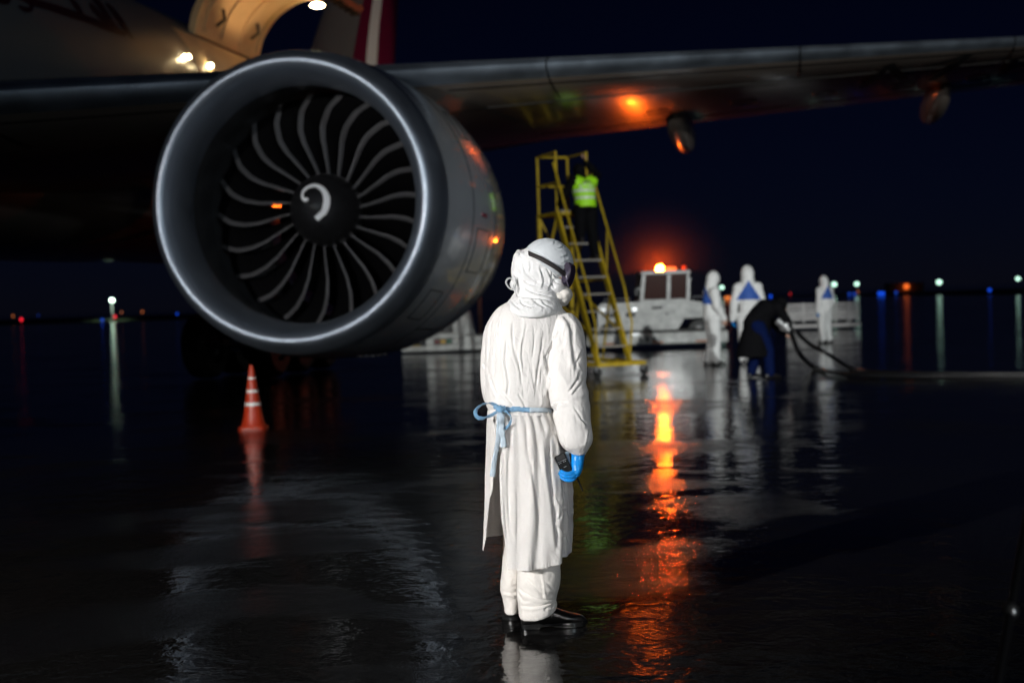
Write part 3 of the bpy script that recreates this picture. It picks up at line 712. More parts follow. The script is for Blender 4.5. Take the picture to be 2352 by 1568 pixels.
for px, py, s, m, lab in ((30, 725.7, .5, E_O, "amber light at the far left edge"), (279, 717, .5, E_O2, "dim amber light right of the left floodlight mast"), (327, 716, .5, E_O, "amber light between the left mast and the engine"),
    (1668, 683.7, .6, E_O, "left one of the amber pair right of the nearest white suit"), (1675, 683.7, .6, E_O, "right one of the amber pair right of the nearest white suit"), (1970, 669.7, .5, E_O2, "dim pink-amber light under the second mast")):
    glight(px, py, zz(px, py), s, m, "amber_light", lab, "amber airfield lights")
# small service building with an amber roof lamp, far right
c = P(2082, 664, 330); hut = thing("service_hut", "small far hut lit by an amber roof lamp", "building", (c[0], c[1], 0))
mb = MB(); mb.box((c[0], c[1] + 2, 1.1), (9, 4, 2.2)); mb.build("wall", mat("hut_wall", (.25, .2, .16), .8), hut)
mb = MB(); mb.box((c[0], c[1] + 2, 2.28), (9.4, 4.4, .15)); mb.build("roof", M_DARKM, hut)
mb = MB(); c2 = P(2082, 658, 329); mb.ell(c2, (.75, .4, .7)); mb.build("roof_lamp", emat("amber_roof_lamp", (1, .16, .02), 1.2), hut)
mb = MB(); mb.tube([(c2[0], c2[1], 2.3), (c2[0], c2[1], c2[2] - .3)], .06, 6); mb.build("lamp_post", M_POLE, hut)
lp = P(257, 690, 230); spot("mast_glow", (lp[0], lp[1] - 1.0, lp[2] + 1.0), (lp[0], lp[1] - 1.0, 0), 9000, 100, .7, .4, (.75, 1, .8))

# ================================================================== APRON OBJECTS
EX = np.array([1.0, 0, 0]); EY = np.array([0, 1.0, 0]); EZ = np.array([0, 0, 1.0])
# ---- traffic cone
cb = G(583, 984); cone = thing("traffic_cone", "orange traffic cone with white bands standing below the engine", "traffic cone", cb)
def cz(z): return np.interp(z, [.03, .09, .16, .24, .74], [.15, .128, .113, .100, .024])
mb = MB(); mb.rev([(.03, .15), (.06, .138), (.09, .128), (.16, .113), (.24, .100), (.5, .062), (.74, .025), (.755, .02), (.755, .001)], cb, EZ, EX, EY, 40); body = mb.build("cone_body", M_ORANGE, cone)
mb = MB(); mb.loft([circ(cb + EZ * z, EX, EY, r, r, 40, 5) for z, r in ((.002, .165), (.022, .165), (.034, .155), (.036, .09))]); mb.build("cone_base", M_ORANGE, cone)
for z0, z1 in ((.275, .315), (.43, .465), (.585, .612)):
    mb = MB(); mb.rev([(z0, cz(z0) + .003), (z1, cz(z1) + .003)], cb, EZ, EX, EY, 40); mb.build("reflective_band", M_BAND, body)

# ---- yellow maintenance steps
sb = G(1412, 862); sb[2] = 0
sx = np.array([.917, .40, 0]); sx /= np.linalg.norm(sx); sy = np.array([-.40, .917, 0]); sy /= np.linalg.norm(sy)
steps = thing("maintenance_steps", "tall yellow rolling access steps behind the gowned person", "access steps", sb)
def S(x, y, z): return sb + sx * x + sy * y + EZ * z
W_, RUN, TOP = .325, 1.5, 3.02
def bar(pts, w, name, par=steps, m=M_YEL, n=8): mb = MB(); mb.tube(pts, w, n); return mb.build(name, m, par)
def sbox(a, b, w, d, name, m=M_YEL, par=steps, side=None):
    a, b = np.asarray(a), np.asarray(b); Z = b - a; L = np.linalg.norm(Z); Z = Z / L; X = sx - Z * (sx @ Z); X /= np.linalg.norm(X); Y = np.cross(Z, X)
    mb = MB(); mb.box((a + b) / 2, (w, d, L), X, Y, Z); return mb.build(name, m, par, smooth=False)
for sd in (-1, 1):
    sbox(S(sd * W_, 0, .2), S(sd * W_, RUN, TOP), .045, .13, "side_rail")
nr = 9
for k in range(nr):
    z = .52 + k * .318; y = RUN * (z - .2) / (TOP - .2)
    mb = MB(); mb.box(S(0, y, z), (2 * W_ - .045, .1, .03), sx, sy, EZ); mb.build("tread", M_RUNG, steps, smooth=False)
PY1 = RUN + .82
mb = MB(); mb.box(S(0, (RUN + PY1) / 2, TOP), (2 * W_ + .06, PY1 - RUN + .08, .06), sx, sy, EZ); mb.build("platform", M_YEL, steps, smooth=False)
for sd in (-1, 1):
    for y in (RUN, PY1):
        bar([S(sd * W_, y, TOP), S(sd * W_, y, TOP + 1.17)], .024, "guard_post")
    bar([S(sd * W_, RUN, TOP + 1.15), S(sd * W_, PY1, TOP + 1.15)], .022, "guard_rail"); bar([S(sd * W_, RUN, TOP + .58), S(sd * W_, PY1, TOP + .58)], .02, "guard_rail")
    sbox(S(sd * W_, PY1, .2), S(sd * W_, PY1, TOP), .07, .07, "rear_leg")
    bar([S(sd * W_, RUN, TOP - .05), S(sd * W_, PY1 - .02, TOP - 1.35)], .026, "brace")
    bar([S(sd * W_, RUN * .52, .2 + 1.55), S(sd * W_, PY1, 1.72)], .022, "brace")
    bar([S(sd * W_, PY1, 1.72), S(sd * W_, RUN * .2, .75)], .022, "brace")
    bar([S(sd * W_, RUN * .72, .24), S(sd * W_, RUN * .45, 1.5)], .022, "brace")
    # hand rail
    hp = [S(sd * (W_ + .05), -.02, .95), S(sd * (W_ + .05), .12, 1.25)] + [S(sd * (W_ + .05), RUN * u, .2 + (TOP - .2) * u + .95) for u in (.15, .4, .7, 1.0)]
    bar(hp, .02, "hand_rail"); bar([S(sd * W_, .02, .25), hp[0]], .018, "hand_rail")
    bar([S(sd * W_, RUN * .55, .2 + (TOP - .2) * .55), S(sd * (W_ + .05), RUN * .55, .2 + (TOP - .2) * .55 + .95)], .017, "hand_rail")
bar([S(-W_, PY1, TOP + 1.15), S(W_, PY1, TOP + 1.15)], .022, "guard_rail"); bar([S(-W_, PY1, TOP + .58), S(W_, PY1, TOP + .58)], .02, "guard_rail")
bar([S(-W_, PY1, 1.72), S(W_, PY1, 1.72)], .022, "brace"); bar([S(-W_, PY1, .3), S(W_, PY1, 1.7)], .02, "brace"); bar([S(W_, PY1, 1.75), S(-W_, PY1, 3.0)], .02, "brace")
for sd in (-1, 1): sbox(S(sd * .46, -.28, .22), S(sd * .46, PY1 + .1, .22), .06, .07, "base_beam")
for y in (-.26, PY1 + .08):
    mb = MB(); mb.box(S(0, y, .22), (.98, .065, .07), sx, sy, EZ); mb.build("base_beam", M_YEL, steps, smooth=False)
for sd in (-1, 1):
    for y in (-.24, PY1 + .05):
        c = S(sd * .47, y, .085); mb = MB(); mb.rev([(-.025, .001), (-.025, .07), (-.015, .085), (.015, .085), (.025, .07), (.025, .001)], c, sy * .5 + sx * .86, EZ, np.cross(sy * .5 + sx * .86, EZ), 20)
        o = mb.build("caster", M_TYRE, steps); mb = MB(); mb.box(c + EZ * .06, (.09, .05, .09), sx, sy, EZ); mb.build("caster_fork", M_SILVER, o)

# ---- aircraft tug
tb = G(1515, 801); tb[2] = 0; tz = tb[1] + .0
tug = thing("aircraft_tug", "white aircraft tug with square cab and a lit orange beacon on its roof", "tow tractor", tb)
SC = (tz) / FPX * 1.0
def T(px, h, y=0.0):       # picture column -> metres across, at height h, y metres behind the tug's near side
    return np.array([(px - 1176) * SC + (h - 1.43) * .032, tz + y, h])
def bx(px0, px1, z0, z1, y0, y1, m, name, par=tug, bev=.03):
    a, b = T(px0, z0), T(px1, z1); c = np.array([(a[0] + b[0]) / 2, tz + (y0 + y1) / 2, (z0 + z1) / 2])
    w, d, h = abs(b[0] - a[0]), y1 - y0, z1 - z0; mb = MB()
    rr = []
    for z, k in ((-h / 2, bev), (-h / 2 + bev, 0), (h / 2 - bev, 0), (h / 2, bev)):
        rr.append([c + EX * (sx_ * (w / 2 - k)) + EY * (sy_ * (d / 2 - k)) + EZ * z for sx_, sy_ in ((-1, -1), (1, -1), (1, 1), (-1, 1))])
    mb.loft(rr); return mb.build(name, m, par, smooth=False)
bx(1352, 1674, .12, .44, -.10, 2.5, M_WHITE, "bumper_deck")
bx(1360, 1668, .44, .52, 0, 2.4, M_DARKM, "chassis")
# side body with wheel arches cut out as a profile
def prof_panel(pts, y0, y1, m, name, par=tug):
    V = [T(px, h, y0) for px, h in pts]; mb = MB(); mb.prism(V, EY * (y1 - y0)); return mb.build(name, m, par, smooth=False)
prof_panel([(1376, .5), (1381, .5), (1386, .66), (1400, .74), (1416, .74), (1432, .66), (1438, .5), (1560, .5), (1566, .6), (1575, .78), (1640, .80), (1652, .6), (1656, .5), (1668, .5), (1668, 1.0), (1655, 1.12), (1590, 1.24), (1476, 1.25), (1384, 1.24), (1376, 1.14)], 0, .06, M_WHITE, "side_panel")
bx(1378, 1666, .9, 1.16, .08, 2.3, M_WHITE, "engine_cover")
for px in (1409, 1612):
    c = T(px, .42, .18); wheel(c, EY, .36, .28, tug)
cabm = []
# cab: corner posts, roof, sills, glass
def post(p0, p1, y0, y1, w=.07, name="cab_post"):
    mb = MB(); a, b = T(*p0, y0), T(*p1, y1); d = b - a; L = np.linalg.norm(d); d = d / L; X = np.cross(EY, d); X /= np.linalg.norm(X)
    mb.box((a + b) / 2, (w, .07, L), X, EY, d); return mb.build(name, M_WHITE, tug, smooth=False)
for y in (.08, 1.5):
    post((1477, 1.22), (1482.5, 1.98), y, y, .09); post((1539, 1.22), (1540, 1.98), y, y, .09); post((1583, 1.22), (1584, 1.98), y, y, .06)
bx(1476, 1588, 1.95, 2.05, .0, 1.62, M_WHITE, "cab_roof", bev=.02)
bx(1475, 1587, 1.2, 1.3, .03, 1.58, M_WHITE, "cab_sill", bev=.01)
prof_panel([(1483, 1.31), (1535, 1.31), (1536, 1.94), (1487, 1.94)], .1, .11, M_GLASSD, "cab_window"); prof_panel([(1545, 1.31), (1580, 1.31), (1580, 1.94), (1545, 1.94)], .1, .11, M_GLASSD, "cab_window")
prof_panel([(1483, 1.31), (1580, 1.31), (1580, 1.94), (1487, 1.94)], 1.48, 1.49, M_GLASSD, "cab_window")
bx(1500, 1525, .95, 1.62, .7, 1.2, M_DARKM, "driver_seat", bev=.05)
prof_panel([(1480, .56), (1539, .56), (1539, 1.2), (1477, 1.2)], -.012, 0, M_WHITE, "cab_door")
bx(1532, 1536, .9, .95, -.04, -.012, M_DARKM, "door_handle", bev=.003)
for a in ((1395, .95), (1440, .95)): bx(a[0], a[0] + 22, .86, .98, -.006, 0, M_DARKM, "vent", bev=.002)
for px in (1470, 1486, 1502): bx(px, px + 7, .2, .34, -.115, -.10, M_DARKM, "bumper_slot", bev=.003)
bx(1355, 1361, .3, .37, -.12, -.1, mat("red_lens", (.3, .01, .01), .3), "side_marker", bev=.003); bx(1450, 1470, .39, .43, -.13, -.1, M_SILVER, "step_edge", bev=.004)
# smaller fittings of the tug
for px in (1384, 1456): bx(px, px + 9, 1.02, 1.1, -.03, 0, M_SILVER, "headlight", bev=.004)
for p0, p1_ in (((1478, 1.55), (1468, 1.62)), ((1468, 1.62), (1466, 1.5))): post(p0, p1_, .05, .05, .02, "mirror_arm")
bx(1462, 1469, 1.42, 1.6, .0, .03, M_DARKM, "mirror", bev=.004)
for x0_, x1_ in ((1392, 1452), (1596, 1650)):
    mb = MB(); mb.tube([T(x0_, 1.18, .15), T(x0_, 1.34, .15), T(x1_, 1.34, .15), T(x1_, 1.18, .15)], .016, 8); mb.build("grab_rail", M_SILVER, tug)
mb = MB(); mb.tube([T(1600, 1.15, 1.2), T(1600, 1.75, 1.2), T(1604, 1.85, 1.2)], .045, 10); mb.build("exhaust_pipe", M_GEAR, tug)
for px in (1390, 1500, 1600): bx(px, px + 26, .16, .2, -.112, -.1, mat("hazard_orange", (.5, .12, .01), .5), "bumper_stripe", bev=.002)
bx(1500, 1524, 1.05, 1.12, -.02, -.012, M_DARKM, "door_number_plate", bev=.002)
mb = MB(); mb.tube([T(1512, 1.7, .5), T(1512, 1.35, .5)], .012, 8); mb.rev([(0, .16), (.02, .17), (.04, .16)], T(1508, 1.42, .45), np.array([.5, 0, .86]), EY, np.array([.86, 0, -.5]), 20); mb.build("steering_wheel", M_DARKM, tug)
# beacon
bc = P(1516, 620, tz + .35); M_BEACON = mat("amber_beacon_light", (1, .4, .05), .3, emit=(1, .115, .006), estr=680)
mb = MB(); mb.tube([np.array([bc[0], bc[1], 2.05]), np.array([bc[0], bc[1], bc[2] - .08])], .05, 12); bo = mb.build("beacon_base", M_DARKM, tug)
mb = MB(); mb.ell(bc + EZ * .02, (.11, .11, .11)); mb.build("beacon_lamp", M_BEACON, bo)
a = T(1527, 2.10, .35); b = T(1557, 2.10, .35); M_BAR = mat("amber_light_bar", (1, .25, .05), .3, emit=(1, .18, .03), estr=1.6)
mb = MB(); mb.tube([a, b], .045, 10, rnd_ends=True); mb.build("light_bar", M_BAR, tug)
mb = MB(); c = T(1578, 2.11, .35); mb.ell(c, (.06, .06, .065)); mb.build("marker_lamp", mat("dim_amber_marker", (.8, .08, .02), .3, emit=(1, .08, .02), estr=.35), tug)

# ---- small white baggage tractor behind the engine
bb_ = G(1020, 810); bb_[2] = 0; tz = bb_[1]; SC = tz / FPX
cart = thing("ground_power_unit", "low white ground vehicle with colored side lamps behind the engine's right rim", "service vehicle", bb_)
def bc_(px0, px1, py0, py1, y0, y1, m, name, bev=.03):
    hz = 692; h1 = 1.43 - (py0 - hz) * SC; h0 = 1.43 - (py1 - hz) * SC
    return bx(px0, px1, max(.0, h0), h1, y0, y1, m, name, cart, bev)
bc_(926, 980, 793, 806, 0, 1.6, M_WHITE, "platform_deck"); bc_(948, 968, 792, 793.5, .1, 1, M_YEL, "deck_plate", .003)
for px in (928, 950, 968): bc_(px, px + 3, 770, 793, .2, .25, M_DARKM, "stanchion", .004)
bc_(981, 1071, 790.5, 806, 0, 1.7, M_WHITE, "lower_body"); bc_(981, 999, 777.5, 791, 0.01, 1.7, M_WHITE, "lower_body"); bc_(1042, 1071, 777.5, 791, 0.01, 1.7, M_WHITE, "lower_body")
bc_(981, 1071, 765, 778, 0, 1.7, M_WHITE, "upper_body"); bc_(999, 1042, 778, 790, .1, .3, M_DARKM, "lamp_recess", .004)
for px, cl, nm in ((1001, (.12, .01, .01), "red_lens"), (1015, (.5, .3, .03), "yellow_lens"), (1029, (.01, .1, .05), "green_lens")):
    bc_(px, px + 11, 780, 789, .06, .1, mat(nm + "_glass", cl, .3), "side_lamp", .004)
bc_(983, 998, 735, 766, .1, .2, M_WHITE, "frame_post", .01); bc_(983, 1046, 729, 737, .1, .2, M_WHITE, "frame_rail", .01); bc_(1043, 1048, 735, 766, .1, .2, M_WHITE, "frame_post", .01)
bc_(998, 1044, 737, 765, .5, .55, M_DARKM, "dark_screen", .01)
hz = 692; V = [T(px, 1.43 - (py - hz) * SC, .1) for px, py in ((1048, 766), (1048, 728), (1058, 716), (1080, 716), (1093, 772))]; mb = MB(); mb.prism(V, EY * 1.4); mb.build("rear_hood", M_WHITE, cart, smooth=False)
bc_(1071, 1125, 772, 806, .1, 1.6, M_WHITE, "rear_body")
for px in (1000, 1095): wheel(T(px, .19, .25), EY, .19, .2, cart)
# reddish steel post standing beside it
pb = G(1105, 800); pb[2] = 0; SC = pb[1] / FPX
pole = thing("steel_post", "reddish brown steel post between the engine and the gowned person", "post", pb)
mb = MB(); mb.box(pb + EZ * .98, (.11, .11, 1.95)); mb.build("post_shaft", mat("rusty_steel", (.16, .055, .035), .6, var=.4, vscale=8), pole, smooth=False)
mb = MB(); mb.box(pb + EZ * .02, (.3, .3, .04)); mb.build("foot_plate", M_DARKM, pole, smooth=False)

# ---- slatted cart at the right
fb_ = G(1895, 757); fb_[2] = 0; tz = fb_[1]; SC = tz / FPX
fence = thing("baggage_cart", "low slatted baggage cart behind the white-suited workers at right", "baggage cart", fb_)
M_SLAT = mat("galvanised_slat", (.5, .48, .47), .45, .2, var=.3, vscale=4)
hzc = 664
def fz(py): return 1.43 - (py - hzc) * SC
for py in (698.5, 706.5, 714, 720, 726, 732): 
    bx(1812, 1977, fz(py + 2.6), fz(py - 2.6), 0, .03, M_SLAT, "slat", fence, .004)
for px in (1812, 1849, 1880, 1923, 1955, 1975): bx(px, px + 2, fz(741), fz(694), .035, .09, M_SLAT, "upright", fence, .004)
bx(1808, 1979, fz(752), fz(743), -.1, 1.7, M_SLAT, "cart_bed", fence, .02)
for px in (1830, 1960): wheel(T(px, .19, .5), EY, .19, .14, fence)

# ================================================================== PEOPLE IN THE BACKGROUND
def hand_mesh(mb, w, d, n, L=.17, curl=.5, side=1):
    """palm, four separate fingers and a side thumb; w wrist, d finger direction, n palm normal"""
    w, d, n = (np.asarray(a, float) for a in (w, d, n)); d /= np.linalg.norm(d); n = n - d * (n @ d); n /= np.linalg.norm(n); s = np.cross(d, n) * side
    mb.ell(w + d * L * .26, (L * .24, L * .11, L * .30), s, n, d, 14, 8)
    for i, (o, ln) in enumerate(((-.17, .40), (-.06, .46), (.06, .42), (.165, .33))):
        p = w + d * L * .45 + s * L * o; pts = [p]; a = .15
        for kk in range(3):
            a += curl; st = ln * L / 3 * 1.15; p = p + (d * math.cos(a) + n * math.sin(a)) * st; pts.append(p)
        mb.tube(pts, [L * .055, L * .052, L * .047, L * .04], 8, rnd_ends=True)
    p = w + d * L * .12 - s * L * .2; mb.tube([p, p + (d * .5 - s * .45 + n * .3) * L * .25, p + (d * .95 - s * .45 + n * .6) * L * .32], [L * .065, L * .058, L * .048], 8, rnd_ends=True)
def body_parts(mb, J, k, extra=0.0, head=True):
    def q(*n): return [J[x] for x in n]
    e = extra
    mb.tube(q('pelvis', 'waist', 'chest', 'neckb'), [.135 * k + e, .125 * k + e, .15 * k + e, .075 * k + e * .7], 18, rnd_ends=True, sx=1.0)
    for sd in 'LR':
        mb.tube([J['chest'] + (J['sh' + sd] - J['chest']) * .3, J['sh' + sd]], [.1 * k + e, .072 * k + e], 14, rnd_ends=True)
        mb.tube(q('sh' + sd, 'el' + sd, 'wr' + sd), [.06 * k + e, .046 * k + e * .9, .03 * k + e * .75], 14, rnd_ends=True)
        mb.tube([J['pelvis'] * .6 + J['hip' + sd] * .4, J['hip' + sd], J['kn' + sd], J['an' + sd]], [.12 * k + e, .098 * k + e, .065 * k + e, .043 * k + e * .95], 16, rnd_ends=True)
def make_person(name, label, base, f, J0, k, suit=None, panel=None, hood=True, glove=None, headgear=None, group=None, vest=None, top=None, bottoms=None, cat="person", baggy=.03, shoe=M_SHOE, coat=None, facehood=True):
    f = np.asarray(f, float); f /= np.linalg.norm(f); l = np.array([-f[1], f[0], 0])
    Jx = dict(pelvis=(0, 0, .95), waist=(0, 0, 1.1), chest=(.01, 0, 1.3), neckb=(0, 0, 1.47), head=(.035, 0, 1.64), shL=(0, .17, 1.41), shR=(0, -.17, 1.41),
              elL=(-.03, .24, 1.13), elR=(-.03, -.24, 1.13), wrL=(.08, .22, .88), wrR=(.08, -.22, .88), hipL=(0, .09, .9), hipR=(0, -.09, .9),
              knL=(.03, .1, .49), knR=(.03, -.1, .49), anL=(-.02, .11, .09), anR=(-.02, -.11, .09), look=(1, 0, -.25), hl=(.2, 0, -1), hr=(.2, 0, -1))
    Jx.update(J0); 
    def W(p): return base + (f * p[0] + l * p[1] + EZ * p[2]) * k
    def D(v): v = f * v[0] + l * v[1] + EZ * v[2]; return v / np.linalg.norm(v)
    J = {a: W(b) for a, b in Jx.items() if a not in ('look', 'hl', 'hr')}; look = D(Jx['look']); lside = np.cross(EZ, look); lside /= np.linalg.norm(lside); hup = np.cross(look, lside)
    mb = MB(); body_parts(mb, J, k)
    hc = J['head']; mb.ell(hc, (.095 * k, .075 * k, .118 * k), look, lside, hup, 24, 16); mb.ell(hc + look * .03 * k - hup * .055 * k, (.065 * k, .058 * k, .07 * k), look, lside, hup)
    mb.tube([J['neckb'], hc - hup * .06 * k], [.058 * k, .055 * k], 14, rnd_ends=True)
    mb.ell(hc + look * .098 * k - hup * .02 * k, (.02 * k, .012 * k, .026 * k), look, lside, hup, 10, 8)       # nose
    for sd in (-1, 1): mb.ell(hc + lside * sd * .076 * k - hup * .01 * k, (.02 * k, .008 * k, .032 * k), look, lside, hup, 10, 8)
    me = remesh(mb, .016, 3); me.materials.append(M_SKIN); me.transform(Matrix.Translation(-Vector(base)))
    body = finish(name, me, None, True, base); tag(body, label, cat, group)
    for sd in (-1, 1):
        e = MB(); e.ell(hc + look * .086 * k + lside * sd * .03 * k + hup * .012 * k, (.010 * k, .012 * k, .008 * k), look, lside, hup, 10, 6); e.build("eye", M_STRAP, body)
    e = MB(); e.ell(hc + look * .088 * k - hup * .06 * k, (.008 * k, .024 * k, .006 * k), look, lside, hup, 10, 6); e.build("mouth", mat("lips", (.3, .1, .09), .5), body)
    for sd, hv in (('L', 'hl'), ('R', 'hr')):
        h = MB(); hand_mesh(h, J['wr' + sd], D(Jx[hv]), l * (-1 if sd == 'L' else 1), L=.185 * k, curl=.35, side=1 if sd == 'L' else -1); h.build("glove" if glove else "hand", glove or M_SKIN, body)
    for sd in 'LR':
        s = MB(); a = J['an' + sd]; z0 = a[2] - .085 * k; rr = []
        for u, hh, ww in ((-.09, .05, .032), (-.07, .085, .038), (0, .10, .042), (.07, .075, .046), (.14, .055, .047), (.185, .045, .04), (.205, .03, .022)):
            c = a + f * u * k; rr.append(circ(np.array([c[0], c[1], z0 + hh * k * .5]), l, EZ, ww * k, hh * k * .5, 14, 3))
        s.loft(rr); s.build("shoe", shoe, body)
    def cloth(parts, m, nm, seed, amp=.012, vox=.016, panelf=None):
        me = remesh(parts, vox, 3); V, N = get_vn(me); V = crumple(V, N, amp, (6, 6, 3.2), seed=seed); set_v(me, V)
        for x in (m if isinstance(m, (list, tuple)) else [m]): me.materials.append(x)
        if panelf:
            for p in me.polygons:
                w = np.array(p.center) - base; p.material_index = panelf((w @ f) / k, (w @ l) / k, w[2] / k)
        me.transform(Matrix.Translation(-Vector(base))); o = finish(nm, me, None, True, np.asarray(base)); attach(o, body); return o
    if suit is not None:
        mb = MB(); body_parts(mb, J, k, baggy)
        for sd in 'LR': mb.tube([J['kn' + sd], J['an' + sd] + EZ * .02], [.085 * k, .078 * k], 14, rnd_ends=True)
        mb.ell(hc - look * .02 * k + hup * .01 * k, (.125 * k, .115 * k, .158 * k), look, lside, hup, 22, 14)
        mb.tube([J['neckb'] - EZ * .03, hc - look * .03 * k - hup * .06 * k], [.135 * k, .108 * k], 16, rnd_ends=True)
        pf = None
        if panel:
            def pf(a, b, z): return 1 if (a < .01 and 1.19 < z < 1.55 and abs(b) < .235 * (1 - (z - 1.19) / .36)) else 0
        cloth(mb, [suit, M_BLUEP], "coverall", int(base[0] * 7), panelf=pf)
    if bottoms is not None:
        mb = MB(); 
        for sd in 'LR': mb.tube([J['pelvis'] * .6 + J['hip' + sd] * .4, J['hip' + sd], J['kn' + sd], J['an' + sd] + EZ * .01], [.14 * k, .12 * k, .09 * k, .075 * k], 16, rnd_ends=True)
        mb.tube([J['pelvis'], J['waist']], [.15 * k, .14 * k], 16, rnd_ends=True); cloth(mb, bottoms, "trousers", 3)
    if top is not None:
        mb = MB(); e = .03
        mb.tube([J['pelvis'] + EZ * .0, J['waist'], J['chest'], J['neckb']], [.165 * k, .16 * k, .185 * k, .1 * k], 18, rnd_ends=True)
        for sd in 'LR':
            mb.tube([J['chest'] + (J['sh' + sd] - J['chest']) * .3, J['sh' + sd]], [.13 * k, .1 * k], 14, rnd_ends=True)
            mb.tube([J['sh' + sd], J['el' + sd], J['wr' + sd]], [.09 * k, .075 * k, .055 * k], 14, rnd_ends=True)
        if coat: coat(mb, W, k)
        cloth(mb, top, "jacket", 5)
    if vest is not None:
        mb = MB(); mb.tube([J['pelvis'] - (J['waist'] - J['pelvis']) * .25, J['waist'], J['chest'], J['chest'] * .35 + J['neckb'] * .65], [.19 * k, .185 * k, .205 * k, .13 * k], 22)
        for sd in 'LR': mb.tube([J['chest'] + (J['sh' + sd] - J['chest']) * .3, J['chest'] + (J['sh' + sd] - J['chest']) * .86], [.15 * k, .112 * k], 14, rnd_ends=True)
        def pf(a, b, z):
            if 1.07 < z < 1.115 or 1.19 < z < 1.235: return 1
            if a < .06 and 1.36 < z < 1.41 and abs(b) < .085: return 2
            if a < .06 and 1.24 < z < 1.34 and abs(b) < .16: return 1 if noise.noise(Vector((b * 18, z * 30, 0))) > .12 else 0
            return 0
        cloth(mb, [M_VEST, M_VESTB, M_VESTL], "hi_vis_vest", 9, amp=.010, panelf=pf)
    if headgear is not None:
        mb = MB(); mb.ell(hc - look * .018 * k + hup * .02 * k, (.112 * k, .094 * k, .125 * k), look, lside, hup, 22, 14)
        if facehood: mb.tube([J['neckb'] - EZ * .02, hc - look * .04 * k - hup * .04 * k], [.11 * k, .09 * k], 14, rnd_ends=True)
        cloth(mb, headgear, "hood", 11, amp=.008)
    return body
E_W4 = "workers in white coveralls"
p1 = G(1638, 838); make_person("person", "worker in white coverall standing in profile nearest the tug's right end", p1, (.97, .2, 0),
    dict(head=(.06, 0, 1.65), elR=(.02, -.23, 1.13), wrR=(.17, -.2, .9), elL=(0, .24, 1.13), wrL=(.2, .2, .92), anR=(.02, -.1, .09), anL=(-.06, .1, .09)), 1.02, M_SUIT, True, glove=None, group=E_W4)
p2 = G(1722, 836); make_person("person", "worker in white coverall with blue back triangle, tallest, behind the crouching worker", p2, (.05, 1, 0),
    dict(head=(.03, 0, 1.66), elR=(-.03, -.26, 1.12), wrR=(.05, -.27, .88), elL=(-.03, .26, 1.12), wrL=(.02, .29, .84)), 1.065, M_SUIT, True, glove=M_GLOVE, group=E_W4)
p3 = G(1897, 788); make_person("person", "farthest worker in white coverall standing before the slatted cart", p3, (-.5, .87, 0),
    dict(wrL=(.02, .25, .85), elL=(-.03, .25, 1.12)), .985, M_SUIT, True, glove=M_GLOVE, group=E_W4)
p4 = G(1748, 868)
def coat4(mb, W, k):
    mb.loft([circ(W((x, 0, z)), EX, EY, r, r * .8, 20) for x, z, r in ((.1, 1.15, .16), (-.02, .95, .2), (-.08, .75, .235), (-.13, .5, .26), (-.15, .36, .27))])
make_person("person", "worker in long black hooded coat bending over a thick black hose", p4, (.93, .36, 0),
    dict(pelvis=(-.12, 0, .9), waist=(-.02, 0, 1.02), chest=(.15, 0, 1.13), neckb=(.28, 0, 1.19), head=(.42, 0, 1.17), shL=(.24, .18, 1.15), shR=(.24, -.18, 1.15),
         elL=(.36, .22, .92), elR=(.38, -.22, .93), wrL=(.52, .08, .74), wrR=(.52, -.08, .78), hipL=(-.1, .1, .86), hipR=(-.1, -.1, .86), knL=(.04, .16, .48), knR=(.06, -.14, .48),
         anL=(-.05, .2, .09), anR=(.06, -.18, .09), look=(.9, -.25, -.55), hl=(.8, -.2, -.6), hr=(.8, .2, -.6)), 1.0, None, None, glove=None, headgear=M_DARKCL, top=M_DARKCL, bottoms=M_NAVY, coat=coat4)
kz = .52 + 5 * .318; ky = RUN * (kz - .2) / (TOP - .2)
p5 = S(.10, ky - .02, kz + .015); rp = (S(W_, RUN, TOP + .86) - p5)
lsy = np.array([-sy[1], sy[0], 0]); toL = lambda v: (float(v @ sy), float(v @ lsy), float(v[2]))
make_person("person", "worker in yellow-green reflective vest and dark clothes climbing the yellow steps", p5, sy,
    dict(pelvis=(.16, 0, .96), waist=(.17, 0, 1.1), chest=(.2, .01, 1.29), neckb=(.24, .02, 1.45), head=(.33, .02, 1.57), shL=(.2, .19, 1.40), shR=(.2, -.19, 1.40),
         elR=(.3, -.34, 1.5), wrR=tuple(np.array(toL(rp))), elL=(.32, .3, 1.2), wrL=(.45, .36, 1.0), hipL=(.15, .1, .92), hipR=(.15, -.1, .92), knL=(.16, .11, .5), knR=(.12, -.1, .52),
         anL=(.16, .11, .09 + .318), anR=(.02, -.1, .09), look=(.9, .1, -.5), hr=(.3, 0, 1), hl=(.6, 0, .3)), 1.06, None, None, glove=None, headgear=M_DARKCL, top=M_DARKCL, bottoms=M_DARKCL, vest=True, facehood=False)

# ---- hoses
def hose(pxs, r, label):
    pts = [P(x, y, z) for x, y, z in pxs]
    for i in range(len(pts)): pts[i][2] = max(pts[i][2], r)
    c = catmull(pts, 10); mb = MB(); mb.tube(c, r, 14, rnd_ends=True); o = mb.build("hose", M_HOSE); tag(o, label, "hose", "thick black hoses on the apron"); return o
def zg(px, py, r=.05): return float((G(px, py, r) - EYE) @ FW)
def gpt(px, py): return (px, py, zg(px, py))
hose([(1815, 752, 21.0), (1822, 778, 20.9), (1837, 812, 20.8), gpt(1868, 842), gpt(1905, 853), gpt(1960, 860), gpt(2060, 863), gpt(2200, 864), gpt(2380, 865)], .04, "lower black hose hanging from the crouching worker's hands")
hose([(1833, 765, 22.2), (1860, 790, 22.0), (1900, 812, 21.6), gpt(1950, 843), gpt(1990, 852), gpt(2080, 857), gpt(2220, 858), gpt(2380, 858)], .037, "upper black hose curving down just behind the first hose")
